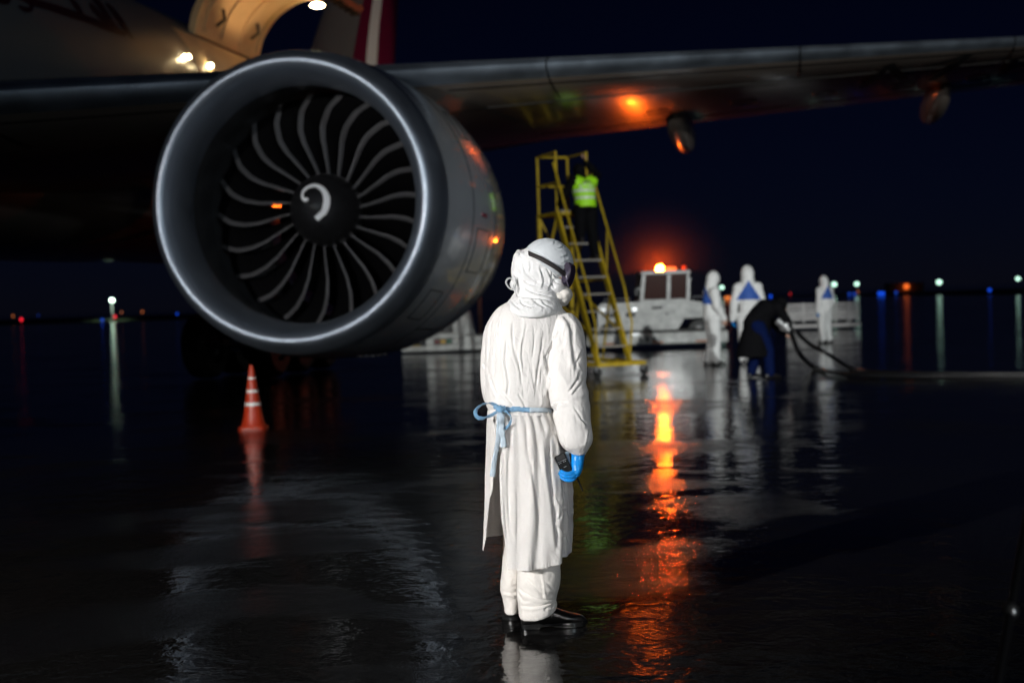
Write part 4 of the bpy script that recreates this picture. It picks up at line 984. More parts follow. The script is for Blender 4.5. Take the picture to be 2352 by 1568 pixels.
cp = P(1802, 748, 21.0); valve = thing("hose_coupling", "silver hose coupling with a handle in the crouching worker's hands", "coupling", cp)
mb = MB(); mb.tube([cp + EX * -.12 + EZ * .1, cp + EX * .12 - EZ * .12], [.07, .06], 14); mb.rev([(-.03, .1), (.03, .1)], cp, EX * .7 - EZ * .7, EY, EX * .7 + EZ * .7, 20); mb.build("coupling_body", M_GEAR, valve)
mb = MB(); mb.tube([cp + EZ * .05, cp + EZ * .2 - EX * .12, cp + EZ * .28 - EX * .02], .015, 8); mb.build("coupling_handle", M_SILVER, valve)

# ================================================================== THE GOWNED PERSON
D0 = 5.56
FACE = np.array([.78, .62, 0]); SIDE = np.array([.62, -.78, 0])      # the way the person faces; their right-hand side
mbase = G(1232, 1438); mbase[2] = 0
M_GOWN = mat("white_isolation_gown", (.85, .825, .80), .8, bump=.3, bscale=48, bdist=.006, var=.05, vscale=9, crease=((13, (1, 1, .16), .0028), (30, (1, 1, .4), .0007)))
M_GOWN2 = mat("white_hood_fabric", (.83, .83, .83), .75, bump=.3, bscale=60, bdist=.005, var=.05, vscale=12, crease=((15, (1, 1, .5), .0022),))
M_TROUS = mat("cream_protective_trousers", (.84, .80, .75), .8, bump=.3, bscale=40, bdist=.006, var=.06, vscale=9, crease=((11, (1, 1, .8), .0028), (30, (1, 1, 1), .0007)))
M_RIB = mat("glossy_blue_ribbon", (.34, .66, 1.0), .3, alpha=.75, var=.45, vscale=30, bump=.6, bscale=60, bdist=.006)
M_RIBW = mat("pale_blue_ribbon", (.74, .88, 1.0), .25, alpha=.85, coat=.2, var=.3, vscale=25, bump=.6, bscale=60, bdist=.006)
def Q(px, py, dz=0.0): return P(px, py, D0 + dz)
PXM = D0 / FPX
def ring_px(xl, xr, y, dz, hd, n=64, p=2.3, tilt=0.0):
    c = Q((xl + xr) / 2, y, dz); hw = (xr - xl) / 2 * PXM; X = RT * math.cos(tilt) + FW * math.sin(tilt); Y = FW * math.cos(tilt) - RT * math.sin(tilt)
    return circ(c, X, Y, hw, hd, n, p)
# -- body (continuous figure under the clothes), joints from the traced pose
bj = dict(pelvis=Q(1208, 1000), waist=Q(1206, 930), chest=Q(1210, 800), neckb=Q(1222, 705))
mb = MB()
mb.tube([bj['pelvis'], bj['waist'], bj['chest'], bj['neckb']], [.12, .105, .115, .055], 20, rnd_ends=True)
RA = [Q(1280, 768, -.06), Q(1300, 890, -.12), Q(1327, 1035, -.12)]; LA = [Q(1150, 745, .10), Q(1136, 880, .12), Q(1195, 950, .32)]
for a in (RA, LA): mb.tube([bj['chest'] + (a[0] - bj['chest']) * .4, a[0], a[1], a[2]], [.06, .042, .036, .025], 14, rnd_ends=True)
RL = [Q(1232, 1050, -.04), Q(1238, 1240, -.04), Q(1230, 1400, -.05)]; LL = [Q(1190, 1050, .06), Q(1182, 1240, .08), Q(1178, 1392, .08)]
for a in (RL, LL): mb.tube([bj['pelvis'], *a], [.11, .078, .042, .034], 16, rnd_ends=True)
HX = RT * .80 - UP * .60; HZ = RT * .60 + UP * .80; HY = FW            # head frame: gaze, crown, far side
hc = Q(1262, 622, 0)
mb.ell(hc, (.093, .074, .112), HX, HY, HZ, 26, 18); mb.ell(hc + HX * .03 - HZ * .055, (.064, .056, .066), HX, HY, HZ)
mb.ell(hc + HX * .096 - HZ * .022, (.018, .012, .024), HX, HY, HZ, 12, 8)
for sd in (-1, 1): mb.ell(hc + HY * sd * .075 - HZ * .01, (.019, .008, .031), HX, HY, HZ, 10, 8)
mb.tube([bj['neckb'], hc - HZ * .05 - HX * .02], [.056, .052], 16, rnd_ends=True)
me = remesh(mb, .009, 3); me.materials.append(M_SKIN); me.transform(Matrix.Translation(-Vector(mbase)))
main = finish("person", me, None, True, mbase)
tag(main, "person in long white gown and hood holding a black radio in the foreground", "person")
for sd in (-1, 1):
    e = MB(); e.ell(hc + HX * .083 + HY * sd * .03 + HZ * .012, (.01, .012, .008), HX, HY, HZ, 12, 8); e.build("eye", M_STRAP, main)
def clothobj(me, m, nm, par=main):
    me.materials.append(m) if not isinstance(m, (list, tuple)) else [me.materials.append(x) for x in m]
    me.transform(Matrix.Translation(-Vector(mbase))); o = finish(nm, me, None, True, mbase, 75); attach(o, par); return o
# -- gown, upper part with sleeves, one continuous skin
mb = MB()
tors = [(1196, 1248, 668, .0, .07), (1178, 1262, 688, .0, .09), (1150, 1284, 704, 0, .115), (1133, 1300, 722, 0, .135), (1122, 1304, 745, 0, .15), (1117, 1300, 780, 0, .16), (1116, 1290, 830, 0, .165),
        (1117, 1282, 880, 0, .16), (1118, 1276, 915, 0, .155), (1120, 1271, 938, 0, .15), (1119, 1273, 950, 0, .15)]
tr = catmull([np.array(t) for t in tors], 4); mb.loft([ring_px(t[0], t[1], t[2], t[3], t[4]) for t in tr])
slv = [(1286, 738, -.05, 31), (1296, 762, -.07, 40), (1299, 800, -.085, 43), (1299, 840, -.1, 44.5), (1300, 878, -.11, 43.5), (1306, 912, -.12, 42), (1311, 945, -.13, 41), (1318, 980, -.135, 38), (1324, 1006, -.135, 36), (1327, 1020, -.13, 31), (1329, 1031, -.125, 22), (1329.5, 1037, -.12, 15.5), (1330, 1043, -.12, 14.5)]
st_ = catmull([np.array(s) for s in slv], 4); mb.tube([Q(s[0], s[1], s[2]) for s in st_], [s[3] * PXM for s in st_], 30)
sll = [(1160, 728, .06, 27), (1146, 760, .09, 32), (1139, 800, .1, 31), (1136, 842, .11, 31), (1138, 880, .11, 32), (1143, 912, .15, 31), (1165, 935, .24, 28), (1190, 950, .33, 20)]
st_ = catmull([np.array(s) for s in sll], 4); mb.tube([Q(s[0], s[1], s[2]) for s in st_], [s[3] * PXM for s in st_], 26)
me = remesh(mb, .0032, 2); V, N = get_vn(me); V0 = V.copy(); N0 = N.copy()
x, y, z = topx(V)
sleeve = np.clip((x - 1272) / 14, 0, 1) * np.clip((y - 740) / 40, 0, 1)
V = crumple(V, N, .0042, (9, 9, 2.0), warp=.05, seed=1, mask=1 - .55 * sleeve)
V = crumple(V, N, .0065, (9, 9, 6), warp=.12, seed=4, mask=np.clip(sleeve * (np.exp(-((y - 880) / 60) ** 2) * 1.1 + .35), 0, 1))
V = crumple(V, N, .0018, (20, 20, 9), warp=.05, seed=2)
FL = [([(245, 850), (230, 1000), (215, 1200), (200, 1400), (215, 1560)], .010, 3.0), ([(330, 830), (290, 1000), (268, 1200), (265, 1400)], .009, 2.8),
      ([(440, 850), (430, 1000), (460, 1150), (500, 1300), (515, 1450)], .011, 3.2), ([(380, 1020), (365, 1200), (395, 1400), (380, 1540)], .010, 3.0),
      ([(560, 870), (540, 1000), (515, 1150), (530, 1300)], .006, 3), ([(845, 960), (780, 1080), (742, 1150), (735, 1180)], .012, 3.0),
      ([(715, 1120), (722, 1200), (745, 1310), (768, 1400), (748, 1500), (735, 1560)], .018, 3.6), ([(700, 1000), (690, 1120), (660, 1300), (640, 1500)], .008, 4.0),
      ([(880, 800), (950, 900), (970, 1050), (985, 1180), (1000, 1300)], .016, 6.5), ([(1040, 1300), (1000, 1400), (930, 1500)], .009, 3.2), ([(1075, 1380), (1020, 1450), (960, 1530)], .009, 3),
      ([(1060, 1120), (1010, 1230), (990, 1300)], .008, 3), ([(620, 900), (625, 1050), (610, 1200)], .005, 3.0),
      ([(200, 1300), (250, 1420), (300, 1540)], .008, 3), ([(170, 1240), (210, 1290), (225, 1360)], .010, 3),
      ([(380, 640), (330, 760), (310, 830)], .006, 3)]
V = folds(V, N, FL, ZA)
FLB = [([(760, 190), (800, 165), (910, 150)], .014, 3.0), ([(800, 270), (830, 190), (915, 165)], .010, 3.2), ([(980, 200), (1060, 320), (1100, 360)], .008, 3), ([(1125, 400), (1110, 480), (1095, 560)], .010, 3.0),
       ([(850, 330), (880, 480), (905, 560)], .006, 3), ([(330, 60), (400, 140), (440, 200)], .010, 3), ([(480, 80), (520, 150), (545, 205)], .010, 3), ([(700, 90), (720, 150), (700, 205)], .009, 3), ([(200, 60), (215, 150), (240, 180)], .008, 3)]
V = folds(V, N, FLB, ZB)
# draw the waist in under the ribbon, keep sleeves free
_, y, _ = topx(V); w = np.exp(-((y - 943) / 7.0) ** 2) * (1 - np.clip((x - 1276) / 6, 0, 1)); V -= N * (w * .010)[:, None]
set_v(me, V); gown = clothobj(me, M_GOWN, "gown")
# -- gown skirt: an open sheet whose back edges hang apart
NU, NV = 300, 130
def interp(y, ys, vs): return np.interp(y, ys, vs)
V = []
for j in range(NV + 1):
    for i in range(NU + 1):
        v = j / NV; yy = 942 + v * (1262 - 942)
        xl = interp(yy, [942, 985, 1047, 1100, 1190, 1262], [1121, 1118, 1116, 1113.5, 1112, 1110]); xr = interp(yy, [942, 985, 1047, 1110, 1200, 1262], [1271, 1293, 1303, 1310, 1311, 1308])
        hw = (xr - xl) / 2; c = (xl + xr) / 2; hd = interp(yy, [942, 1000, 1262], [.148, .175, .205])
        oL = interp(yy, [942, 1000, 1036, 1063, 1109, 1130, 1192, 1262], [1148, 1145, 1142, 1140.6, 1134, 1127, 1120, 1111.5]); oR = interp(yy, [942, 1000, 1036, 1110, 1165, 1210, 1262], [1150, 1150, 1151, 1154, 1156, 1160, 1164])
        aL = -math.pi + math.acos(np.clip((c - oL) / hw, -1, 1)); aR = -math.acos(np.clip((oR - c) / hw, -1, 1))
        if aL < -math.pi: aL = -math.pi
        th = aR + (aL + 2 * math.pi - aR) * (i / NU)
        th_l = th
        yh = 1259 - 30 * math.sin(th) + 3 * math.sin(3 * th + 1) ; y = 942 + v * (yh - 942)
        g = v ** .8
        pl = .0 + g * (.016 * math.sin(5 * th + .6) + .012 * math.sin(9 * th + 2.0 + 1.2 * v) + .006 * math.sin(17 * th + 1 + 2 * v)) + (1 - g) * .004 * math.sin(26 * th + 3 * v)
        edge = math.exp(-min(i, NU - i) / 5.0); pl += .0013 * math.sin(95 * th + 3 * math.sin(7 * th)) * max(0, (v - .955) / .045) ; pl += -.006 * edge if i < NU / 2 else .004 * edge
        cx, sy_ = math.cos(th), math.sin(th)
        p_ = P(c, y, D0) + RT * (hw * PXM * cx) + FW * (hd * sy_)
        n_ = RT * cx / (hw * PXM) + FW * sy_ / hd; n_ /= np.linalg.norm(n_); V.append(p_ + n_ * pl * (.35 if abs(cx) > .9 else 1))
V = np.array(V); F = [(j * (NU + 1) + i, j * (NU + 1) + i + 1, (j + 1) * (NU + 1) + i + 1, (j + 1) * (NU + 1) + i) for j in range(NV) for i in range(NU)]
me = bpy.data.meshes.new("gown_skirt"); me.from_pydata(V.tolist(), [], F); me.update(); V, N = get_vn(me)
if (N[NU // 6 + 40 * (NU + 1)] @ FW) > 0: me.flip_normals(); me.update(); V, N = get_vn(me)
V = crumple(V, N, .0022, (10, 10, 3.0), warp=.08, seed=8); V = crumple(V, N, .0012, (28, 28, 12), warp=.05, seed=12)
x, y, z = topx(V); V = crumple(V, N, .0060, (12, 12, 8), warp=.15, seed=14, mask=np.clip((x - 1255) / 30, 0, 1))
FS = [([(555, 290), (560, 450), (570, 600), (610, 800), (640, 1000), (660, 1200), (665, 1420)], .010, 4.2), ([(800, 300), (770, 450), (755, 600), (765, 800), (790, 1000), (810, 1200), (830, 1400), (830, 1500)], .020, 6.0),
      ([(430, 290), (420, 420), (400, 620), (390, 900), (400, 1150), (420, 1400)], .009, 3.5), ([(800, 420), (850, 520), (870, 640)], .008, 3), ([(905, 940), (870, 1150), (825, 1220)], .009, 2.8), ([(470, 900), (475, 1150), (470, 1400), (475, 1520)], .006, 3.0),
      ([(345, 380), (345, 600), (360, 900), (368, 1200), (385, 1420)], .009, 2.6), ([(900, 900), (920, 1100), (940, 1180)], .007, 2.6), ([(830, 1240), (900, 1330), (930, 1400)], .007, 2.6), ([(620, 300), (640, 500), (700, 800), (740, 1100)], .004, 4), ([(820, 1000), (870, 1090), (930, 1180)], .006, 2.6),
      ([(880, 480), (900, 560), (890, 620)], .006, 2.5), ([(215, 420), (205, 640), (195, 850)], .006, 2.5)]
V = folds(V, N, FS, ZB); set_v(me, V)
M_SKIRT = M_GOWN.copy(); M_SKIRT.name = "thin_gown_fabric"; nn = M_SKIRT.node_tree.nodes; ll = M_SKIRT.node_tree.links
tr2 = nn.new("ShaderNodeBsdfTranslucent"); tr2.inputs[0].default_value = (.9, .84, .78, 1); mxs = nn.new("ShaderNodeMixShader"); mxs.inputs[0].default_value = .16
ll.new(nn["Principled BSDF"].outputs[0], mxs.inputs[1]); ll.new(tr2.outputs[0], mxs.inputs[2]); ll.new(mxs.outputs[0], nn["Material Output"].inputs[0])
sk = clothobj(me, M_SKIRT, "gown_skirt")
# hem band
hb = []; me_ = sk.data; W3 = np.array([list(v.co) for v in me_.vertices]) + mbase
mb = MB(); rows = [W3[(NV - k) * (NU + 1):(NV - k + 1) * (NU + 1)] for k in (7, 0)]
# -- trousers
def leg(rs, nm, seed):
    mb = MB(); t = catmull([np.array(r, float) for r in rs], 5); mb.loft([ring_px(a[0], a[1], a[2], a[3], a[4], 40, 2.2) for a in t]); me = remesh(mb, .0048, 2)
    V, N = get_vn(me); x, y, z = topx(V); V = crumple(V, N, .0055, (8, 8, 9), warp=.12, seed=seed, mask=np.clip((y - 1280) / 60, .3, 1)); V = crumple(V, N, .0014, (24, 24, 20), seed=seed + 1)
    if seed == 21:
        V = folds(V, N, [([(765, 370), (755, 520), (770, 640), (785, 770)], -.008, 2.6), ([(515, 640), (580, 700), (720, 765), (880, 770)], .012, 3), ([(540, 820), (650, 835), (790, 825), (880, 790)], .012, 3), ([(600, 560), (680, 640), (770, 740)], .009, 3.4),
                         ([(510, 650), (560, 770), (640, 775)], .009, 3), ([(790, 600), (850, 660), (880, 680)], .008, 3), ([(780, 840), (790, 900), (840, 930)], .008, 2.5)], ZC)
    else: V = folds(V, N, [([(440, 410), (430, 450), (450, 480)], .008, 2.5), ([(370, 680), (440, 700), (520, 690)], .009, 2.8), ([(440, 500), (480, 560), (470, 620), (520, 640)], .008, 3)], ZC)
    if seed == 21:
        x, y, z = topx(V); V = V + np.outer(np.clip((x - 1225) / 50, 0, 1.1) ** 1.5 * 19 * PXM * np.clip((y - 1375) / 42, 0, 1), UP)
    set_v(me, V); return clothobj(me, M_TROUS, nm)
leg([(1186, 1262, 960, -.02, .12), (1186, 1272, 1100, -.03, .11), (1188, 1283, 1240, -.04, .105), (1189, 1286, 1290, -.045, .10), (1190, 1284, 1330, -.05, .095), (1190, 1277, 1365, -.05, .088), (1192, 1276, 1384, -.05, .085), (1192, 1279, 1400, -.05, .085), (1192.5, 1276, 1416, -.05, .082)], "trouser_leg", 21)
leg([(1140, 1210, 960, .04, .12), (1152, 1210, 1100, .06, .10), (1156, 1204, 1240, .08, .09), (1154, 1203, 1300, .085, .085), (1151, 1200, 1345, .09, .082), (1156, 1197, 1372, .09, .075), (1160, 1193, 1392, .09, .07), (1160, 1192, 1403, .09, .07)], "trouser_leg", 25)
# -- shoes
def shoe(heel, toe, name="shoe"):
    d = toe - heel; L = np.linalg.norm(d); d = d / L; s = np.cross(EZ, d); rr = []
    for u, top, wd in ((0, .045, .022), (.02, .07, .033), (.08, .088, .038), (.2, .098, .041), (.35, .1, .043), (.5, .088, .046), (.62, .070, .050), (.75, .056, .051), (.87, .048, .046), (.95, .04, .034), (1, .026, .014)):
        c = heel + d * u * L; lo = .018; rr.append(circ(np.array([c[0], c[1], (top + lo) / 2]), s, EZ, wd, (top - lo) / 2, 24, 2.5))
    o = MB().loft(rr).build(name, M_SHOE, main)
    sole = []; 
    for u, wd, z0 in ((0, .026, 0.002), (.03, .036, .002), (.12, .041, .002), (.26, .042, .002), (.275, .043, .011), (.45, .044, .012), (.6, .052, .004), (.76, .054, .002), (.9, .046, .003), (.98, .028, .006), (1.01, .012, .012)):
        c = heel + d * u * L; sole.append([np.array([c[0], c[1], zz_]) + s * w for w, zz_ in ((-wd, z0), (wd, z0), (wd, .024), (-wd, .024))])
    MB().loft(sole).build("sole", mat("shoe_sole", (.012, .012, .012), .22), o); return o
hr = G(1198, 1442); tr_ = G(1345, 1433); tr_ = hr + (tr_ - hr) / np.linalg.norm(tr_ - hr) * .285; shoe(hr, tr_)
hl_ = G(1166, 1425); shoe(hl_, hl_ + np.array([.15, .235, 0]))
# -- hood: wrapped lower hood with collar, and the cap over the crown
mb = MB()
mb.ell(Q(1236, 626, 0), (.118, .098, .112), HX, HY, HZ, 30, 20)
mb.ell(Q(1206, 618, 0), (.058, .072, .085), RT, FW, UP); mb.ell(Q(1196, 594, 0), (.030, .045, .036), RT, FW, UP); mb.ell(Q(1191, 585, -.02), (.012, .03, .022), RT, FW, UP); mb.ell(Q(1201, 586, -.03), (.014, .03, .014), RT, FW, UP)
mb.ell(Q(1272, 652, 0), (.062, .075, .052), HX, HY, HZ); mb.ell(Q(1218, 652, 0), (.085, .085, .05), RT, FW, UP)
cl = [(1196, 1262, 640, 0, .085), (1186, 1276, 668, 0, .098), (1176, 1283, 682, 0, .108), (1163, 1287, 698, 0, .132), (1154, 1291, 712, 0, .152), (1157, 1286, 721, 0, .160), (1172, 1268, 728.5, 0, .164), (1190, 1248, 731, 0, .155)]
t = catmull([np.array(a, float) for a in cl], 4); mb.loft([ring_px(a[0], a[1], a[2], a[3], a[4], 56, 2.2) for a in t])
me = remesh(mb, .0031, 3); V, N = get_vn(me)
V = crumple(V, N, .0030, (11, 11, 8), warp=.12, seed=31); V = crumple(V, N, .0016, (34, 34, 28), warp=.05, seed=33)
FH_ = [([(480, 560), (520, 700), (600, 800), (720, 880), (740, 900)], .012, 3.0), ([(390, 560), (370, 680), (420, 790), (560, 900), (720, 960)], .011, 3.0), ([(780, 620), (830, 750), (850, 880), (820, 1000)], .011, 2.8), ([(900, 640), (960, 760), (985, 900), (940, 1020)], .010, 2.6),
       ([(500, 980), (640, 1060), (820, 1110), (1040, 1150)], .016, 3.4), ([(340, 1130), (480, 1150), (620, 1165), (800, 1180), (960, 1220)], .013, 3.0), ([(290, 850), (300, 960), (310, 1060), (300, 1110)], .010, 2.8), ([(1010, 740), (1090, 800), (1200, 830)], .009, 2.4), ([(1020, 830), (1080, 900), (1190, 930)], .009, 2.4),
       ([(1180, 720), (1230, 700), (1290, 690)], .005, 1.8), ([(600, 520), (620, 620), (610, 700)], .007, 2.6), ([(340, 440), (300, 560), (300, 660), (350, 770)], .010, 2.8), ([(380, 340), (440, 400), (470, 470)], .009, 2.4), ([(1000, 700), (1000, 900), (1050, 1010)], .010, 2.6),
       ([(190, 1080), (300, 1260), (430, 1370)], .008, 3), ([(620, 1180), (760, 1280), (880, 1340)], .007, 3.2), ([(440, 1180), (470, 1270), (620, 1330)], .008, 3.0), ([(800, 1200), (880, 1280), (1000, 1330)], .008, 3.0), ([(700, 1040), (860, 1060), (1000, 1010)], .010, 2.6)]
V = folds(V, N, FH_, ZD); set_v(me, V); hood = clothobj(me, M_GOWN2, "hood")
mb = MB(); CX = RT * .86 - UP * .51; CZ = RT * .51 + UP * .86
rr = []; cc_ = Q(1259, 606, 0)
for a in np.linspace(-.22, 1.52, 26):
    zz_ = math.sin(a); r = math.cos(a); rr.append([cc_ + CZ * (.108 * zz_) + CX * (.112 * r * math.cos(q) - .004) + HY * (.100 * r * math.sin(q)) for q in np.linspace(0, 2 * math.pi, 90, endpoint=False)])
mb.loft(rr); me = bpy.data.meshes.new("cap"); v_, f_ = mb.data(); me.from_pydata(v_.tolist(), [], f_); me.update()
import bmesh
bm = bmesh.new(); bm.from_mesh(me); bmesh.ops.subdivide_edges(bm, edges=bm.edges, cuts=1, use_grid_fill=True); bmesh.ops.recalc_face_normals(bm, faces=bm.faces); bm.to_mesh(me); bm.free(); V, N = get_vn(me)
x, y, z = topx(V); edge = np.clip((x - 1282) / 30, 0, 1) + np.clip((y - 612) / 10, 0, 1)
V = crumple(V, N, .0012, (12, 12, 12), seed=41); V = crumple(V, N, .0032, (30, 30, 30), warp=.04, seed=43, mask=np.clip(edge, .05, 1))
V = folds(V, N, [([(1200, 260), (1120, 300), (1060, 300)], .006, 2), ([(1290, 400), (1220, 440), (1160, 440)], .006, 2), ([(1330, 490), (1250, 540), (1180, 560)], .007, 2), ([(1350, 560), (1270, 590), (1190, 600)], .007, 2), ([(700, 300), (740, 240), (790, 190)], .004, 2.5), ([(1050, 150), (1040, 200), (1010, 230)], .004, 2), ([(590, 320), (740, 360), (880, 450), (1010, 560), (1150, 660)], .005, 2.2)], ZD)
set_v(me, V); clothobj(me, mat('pale_grey_cap_fabric', (.62, .66, .69), .8, bump=.25, bscale=60, bdist=.004), "hood_cap", hood)
# bow of ties at the nape
for pts, w in (([(1187, 655), (1176, 640), (1166, 640), (1162, 650), (1170, 662), (1180, 666)], 7), ([(1180, 634), (1184, 648), (1182, 664)], 5), ([(1178, 652), (1182, 668), (1186, 680)], 6)):
    c = catmull([np.array(Q(a, b, -.075)) for a, b in pts], 6); V = []
    for i, p in enumerate(c):
        tg = c[min(i + 1, len(c) - 1)] - c[max(i - 1, 0)]; tg /= np.linalg.norm(tg); wd = np.cross(tg, FW) * .45 + FW * .9; wd /= np.linalg.norm(wd)
        V += [p - wd * w * PXM * .5 * math.sin(min(1, (i + 1) / 4) * 1.57), p, p + wd * w * PXM * .5]
    mb = MB(); mb.add(V, [(i * 3 + j, i * 3 + j + 1, i * 3 + j + 4, i * 3 + j + 3) for i in range(len(c) - 1) for j in range(2)]); o = mb.build("nape_tie", M_GOWN2, hood); m_ = o.modifiers.new("s", 'SOLIDIFY'); m_.thickness = .002
# -- goggles: strap, frame, lens
gpts = [(1196, 574, .03), (1206, 578, -.035), (1222, 585, -.085), (1240, 593, -.108), (1258, 603, -.116), (1276, 614, -.112), (1290, 624, -.098), (1303, 635, -.075)]
c = catmull([Q(*p) for p in gpts], 8); V = []
ctr = Q(1255, 615, 0)
for i, p in enumerate(c):
    tg = c[min(i + 1, len(c) - 1)] - c[max(i - 1, 0)]; tg /= np.linalg.norm(tg); o_ = p - ctr; o_ -= tg * (o_ @ tg); o_ /= np.linalg.norm(o_); wd = np.cross(tg, o_); wd /= np.linalg.norm(wd)
    V += [p - wd * .0098, p + o_ * .0015 - wd * .005, p + o_ * .0015 + wd * .005, p + wd * .0098]
mb = MB(); mb.add(V, [(i * 4 + j, i * 4 + j + 1, i * 4 + j + 5, i * 4 + j + 4) for i in range(len(c) - 1) for j in range(3)])
gog = MB(); rr = []
for y_ in np.linspace(-.078, .082, 26):
    k = math.sqrt(max(0, 1 - (y_ / .086) ** 2)); cu = .035 * (k - 1); pp = []
    for (a, b) in ((1298, 633), (1300, 622), (1306, 608), (1313, 603), (1321, 611), (1322.5, 624), (1320, 637), (1315, 651), (1309, 660), (1299, 661), (1296, 652)):
        q0 = Q(a, b, y_); q0 = q0 + HX * cu; mid = Q(1308, 632, y_) + HX * cu; pp.append(mid + (q0 - mid) * (.72 + .28 * k))
    rr.append(pp)
gog.loft(rr); go = gog.build("goggles", M_GOG, main, ang=50)
so = mb.build("strap", M_STRAP, go); m_ = so.modifiers.new("s", 'SOLIDIFY'); m_.thickness = .002; m_.offset = 1
mb = MB(); mb.tube(catmull([Q(1302, 612, -.072), Q(1301, 628, -.080), Q(1302, 645, -.08), Q(1306, 657, -.072)], 5), .0035, 8); mb.build("lens_frame", mat("clear_goggle_edge", (.10, .09, .13), .25), go)
mb = MB(); mb.box(Q(1303, 628, -.083), (.010, .004, .02), HX, HY, HZ); mb.box(Q(1301.5, 641, -.084), (.006, .004, .014), HX, HY, HZ); mb.build("strap_buckle", mat("clear_goggle_edge", (.4, .4, .4), .1), go)
# -- mask
mb = MB(); mb.ell(Q(1296, 676, 0), (.036, .062, .034), HX, HY, HZ, 26, 16); mb.ell(Q(1283, 682, 0), (.05, .06, .034), RT, FW, UP, 22, 14); mb.ell(Q(1293, 690, 0), (.026, .045, .024), RT, FW, UP)
me = remesh(mb, .004, 3); V, N = get_vn(me); V = crumple(V, N, .003, (30, 30, 30), seed=51)
V = folds(V, N, [([(1060, 1080), (1180, 1080), (1300, 1070)], .005, 2), ([(1110, 1190), (1200, 1210), (1260, 1190)], .005, 2)], ZD); set_v(me, V); clothobj(me, M_MASK, "face_mask")
# -- ribbon belt with bow
def wrap_y(px, y, lift=.004):      # point on the waist surface seen at px
    c, hw, hd = (1121 + 1271) / 2, 75.0, .150; u = np.clip((px - c) / hw, -1, 1); p = 2.3; return Q(px, y, -hd * (1 - abs(u) ** p) ** (1 / p) - lift)
def strip(ctr_pts, wds, m, nm, par, th=.0012):
    mb = MB(); V = []
    for p, w in zip(ctr_pts, wds): V += [p - w, p - w * .33, p + w * .33, p + w]
    mb.add(V, [(i * 4 + j, i * 4 + j + 1, i * 4 + j + 5, i * 4 + j + 4) for i in range(len(ctr_pts) - 1) for j in range(3)])
    o = mb.build(nm, m, par); m_ = o.modifiers.new("s", 'SOLIDIFY'); m_.thickness = th; m_.offset = 0; return o
xs_ = np.linspace(1148, 1270.5, 60); bl = [wrap_y(x_, 938 + (x_ - 1148) * .035 + .8 * math.sin(x_ * .12), .003) for x_ in xs_]
half = [UP * (5.6 - .0 * (x_ - 1148) + .5 * math.sin(x_ * .3)) * PXM + FW * .001 * math.sin(x_ * .5) for x_ in xs_]
belt = strip(bl[:34], half[:34], M_RIB, "ribbon_belt", main); strip(bl[33:], half[33:], M_RIBW, "pale_ribbon", belt)
KN = (1147, 938)
def rib(pts, wpx, m, nm, twist=0.0):
    c = catmull([Q(*p) for p in pts], 8); W = []; py0 = pts[2][1] * .37
    for i, p in enumerate(c):
        tg = c[min(i + 1, len(c) - 1)] - c[max(i - 1, 0)]; tg /= np.linalg.norm(tg) + 1e-9; s_ = np.cross(tg, FW); s_ /= np.linalg.norm(s_) + 1e-9
        a = twist * math.sin(i / len(c) * 6) + .25; sh = min(1, .35 + i / 8, .35 + (len(c) - i) / 8 if nm == 'bow_loop' else 1)
        a += .8 * noise.noise(Vector((i * .22, wpx, py0))); sh *= 1 + .18 * noise.noise(Vector((i * .3, 5, py0))); c[i] = c[i] + UP * .0025 * noise.noise(Vector((i * .5, 9, py0))); W.append((s_ * math.cos(a) + FW * math.sin(a)) * wpx * PXM * .5 * sh)
    return strip(c, W, m, nm, belt)
rib([(1148, 938, -.158), (1132, 927, -.165), (1112, 927, -.172), (1096, 937, -.176), (1092, 951, -.174), (1102, 960, -.166), (1122, 956, -.157), (1146, 943, -.152)], 8.5, M_RIB, "bow_loop", .9)
rib([(1148, 940, -.16), (1162, 944, -.168), (1173, 957, -.174), (1170, 974, -.172), (1159, 984, -.166), (1150, 974, -.16), (1146, 957, -.155), (1148, 942, -.155)], 6.5, M_RIB, "bow_loop", .9)
rib([(1146, 942, -.155), (1146, 965, -.165), (1145, 1000, -.17), (1141, 1030, -.168), (1136, 1055, -.165), (1131, 1094, -.16)], 11.5, M_RIBW, "ribbon_tail", .35)
rib([(1148, 942, -.16), (1153, 962, -.17), (1152, 985, -.175), (1155, 1004, -.175), (1157, 1027, -.172)], 13, M_RIBW, "ribbon_tail", .3)
mb = MB(); mb.ell(Q(1148, 939, -.163), (.017, .012, .014), RT, FW, UP, 16, 10); mb.ell(Q(1155, 937, -.16), (.012, .01, .010), RT, FW, UP, 14, 8); mb.ell(Q(1141, 935, -.16), (.012, .01, .009), RT, FW, UP, 14, 8)
me = remesh(mb, .0025, 1); V, N = get_vn(me); V = crumple(V, N, .004, (60, 60, 60), seed=61); set_v(me, V); me.materials.append(M_RIB); me.transform(Matrix.Translation(-Vector(mbase))); ko = finish("bow_knot", me, None, True, mbase); attach(ko, belt)
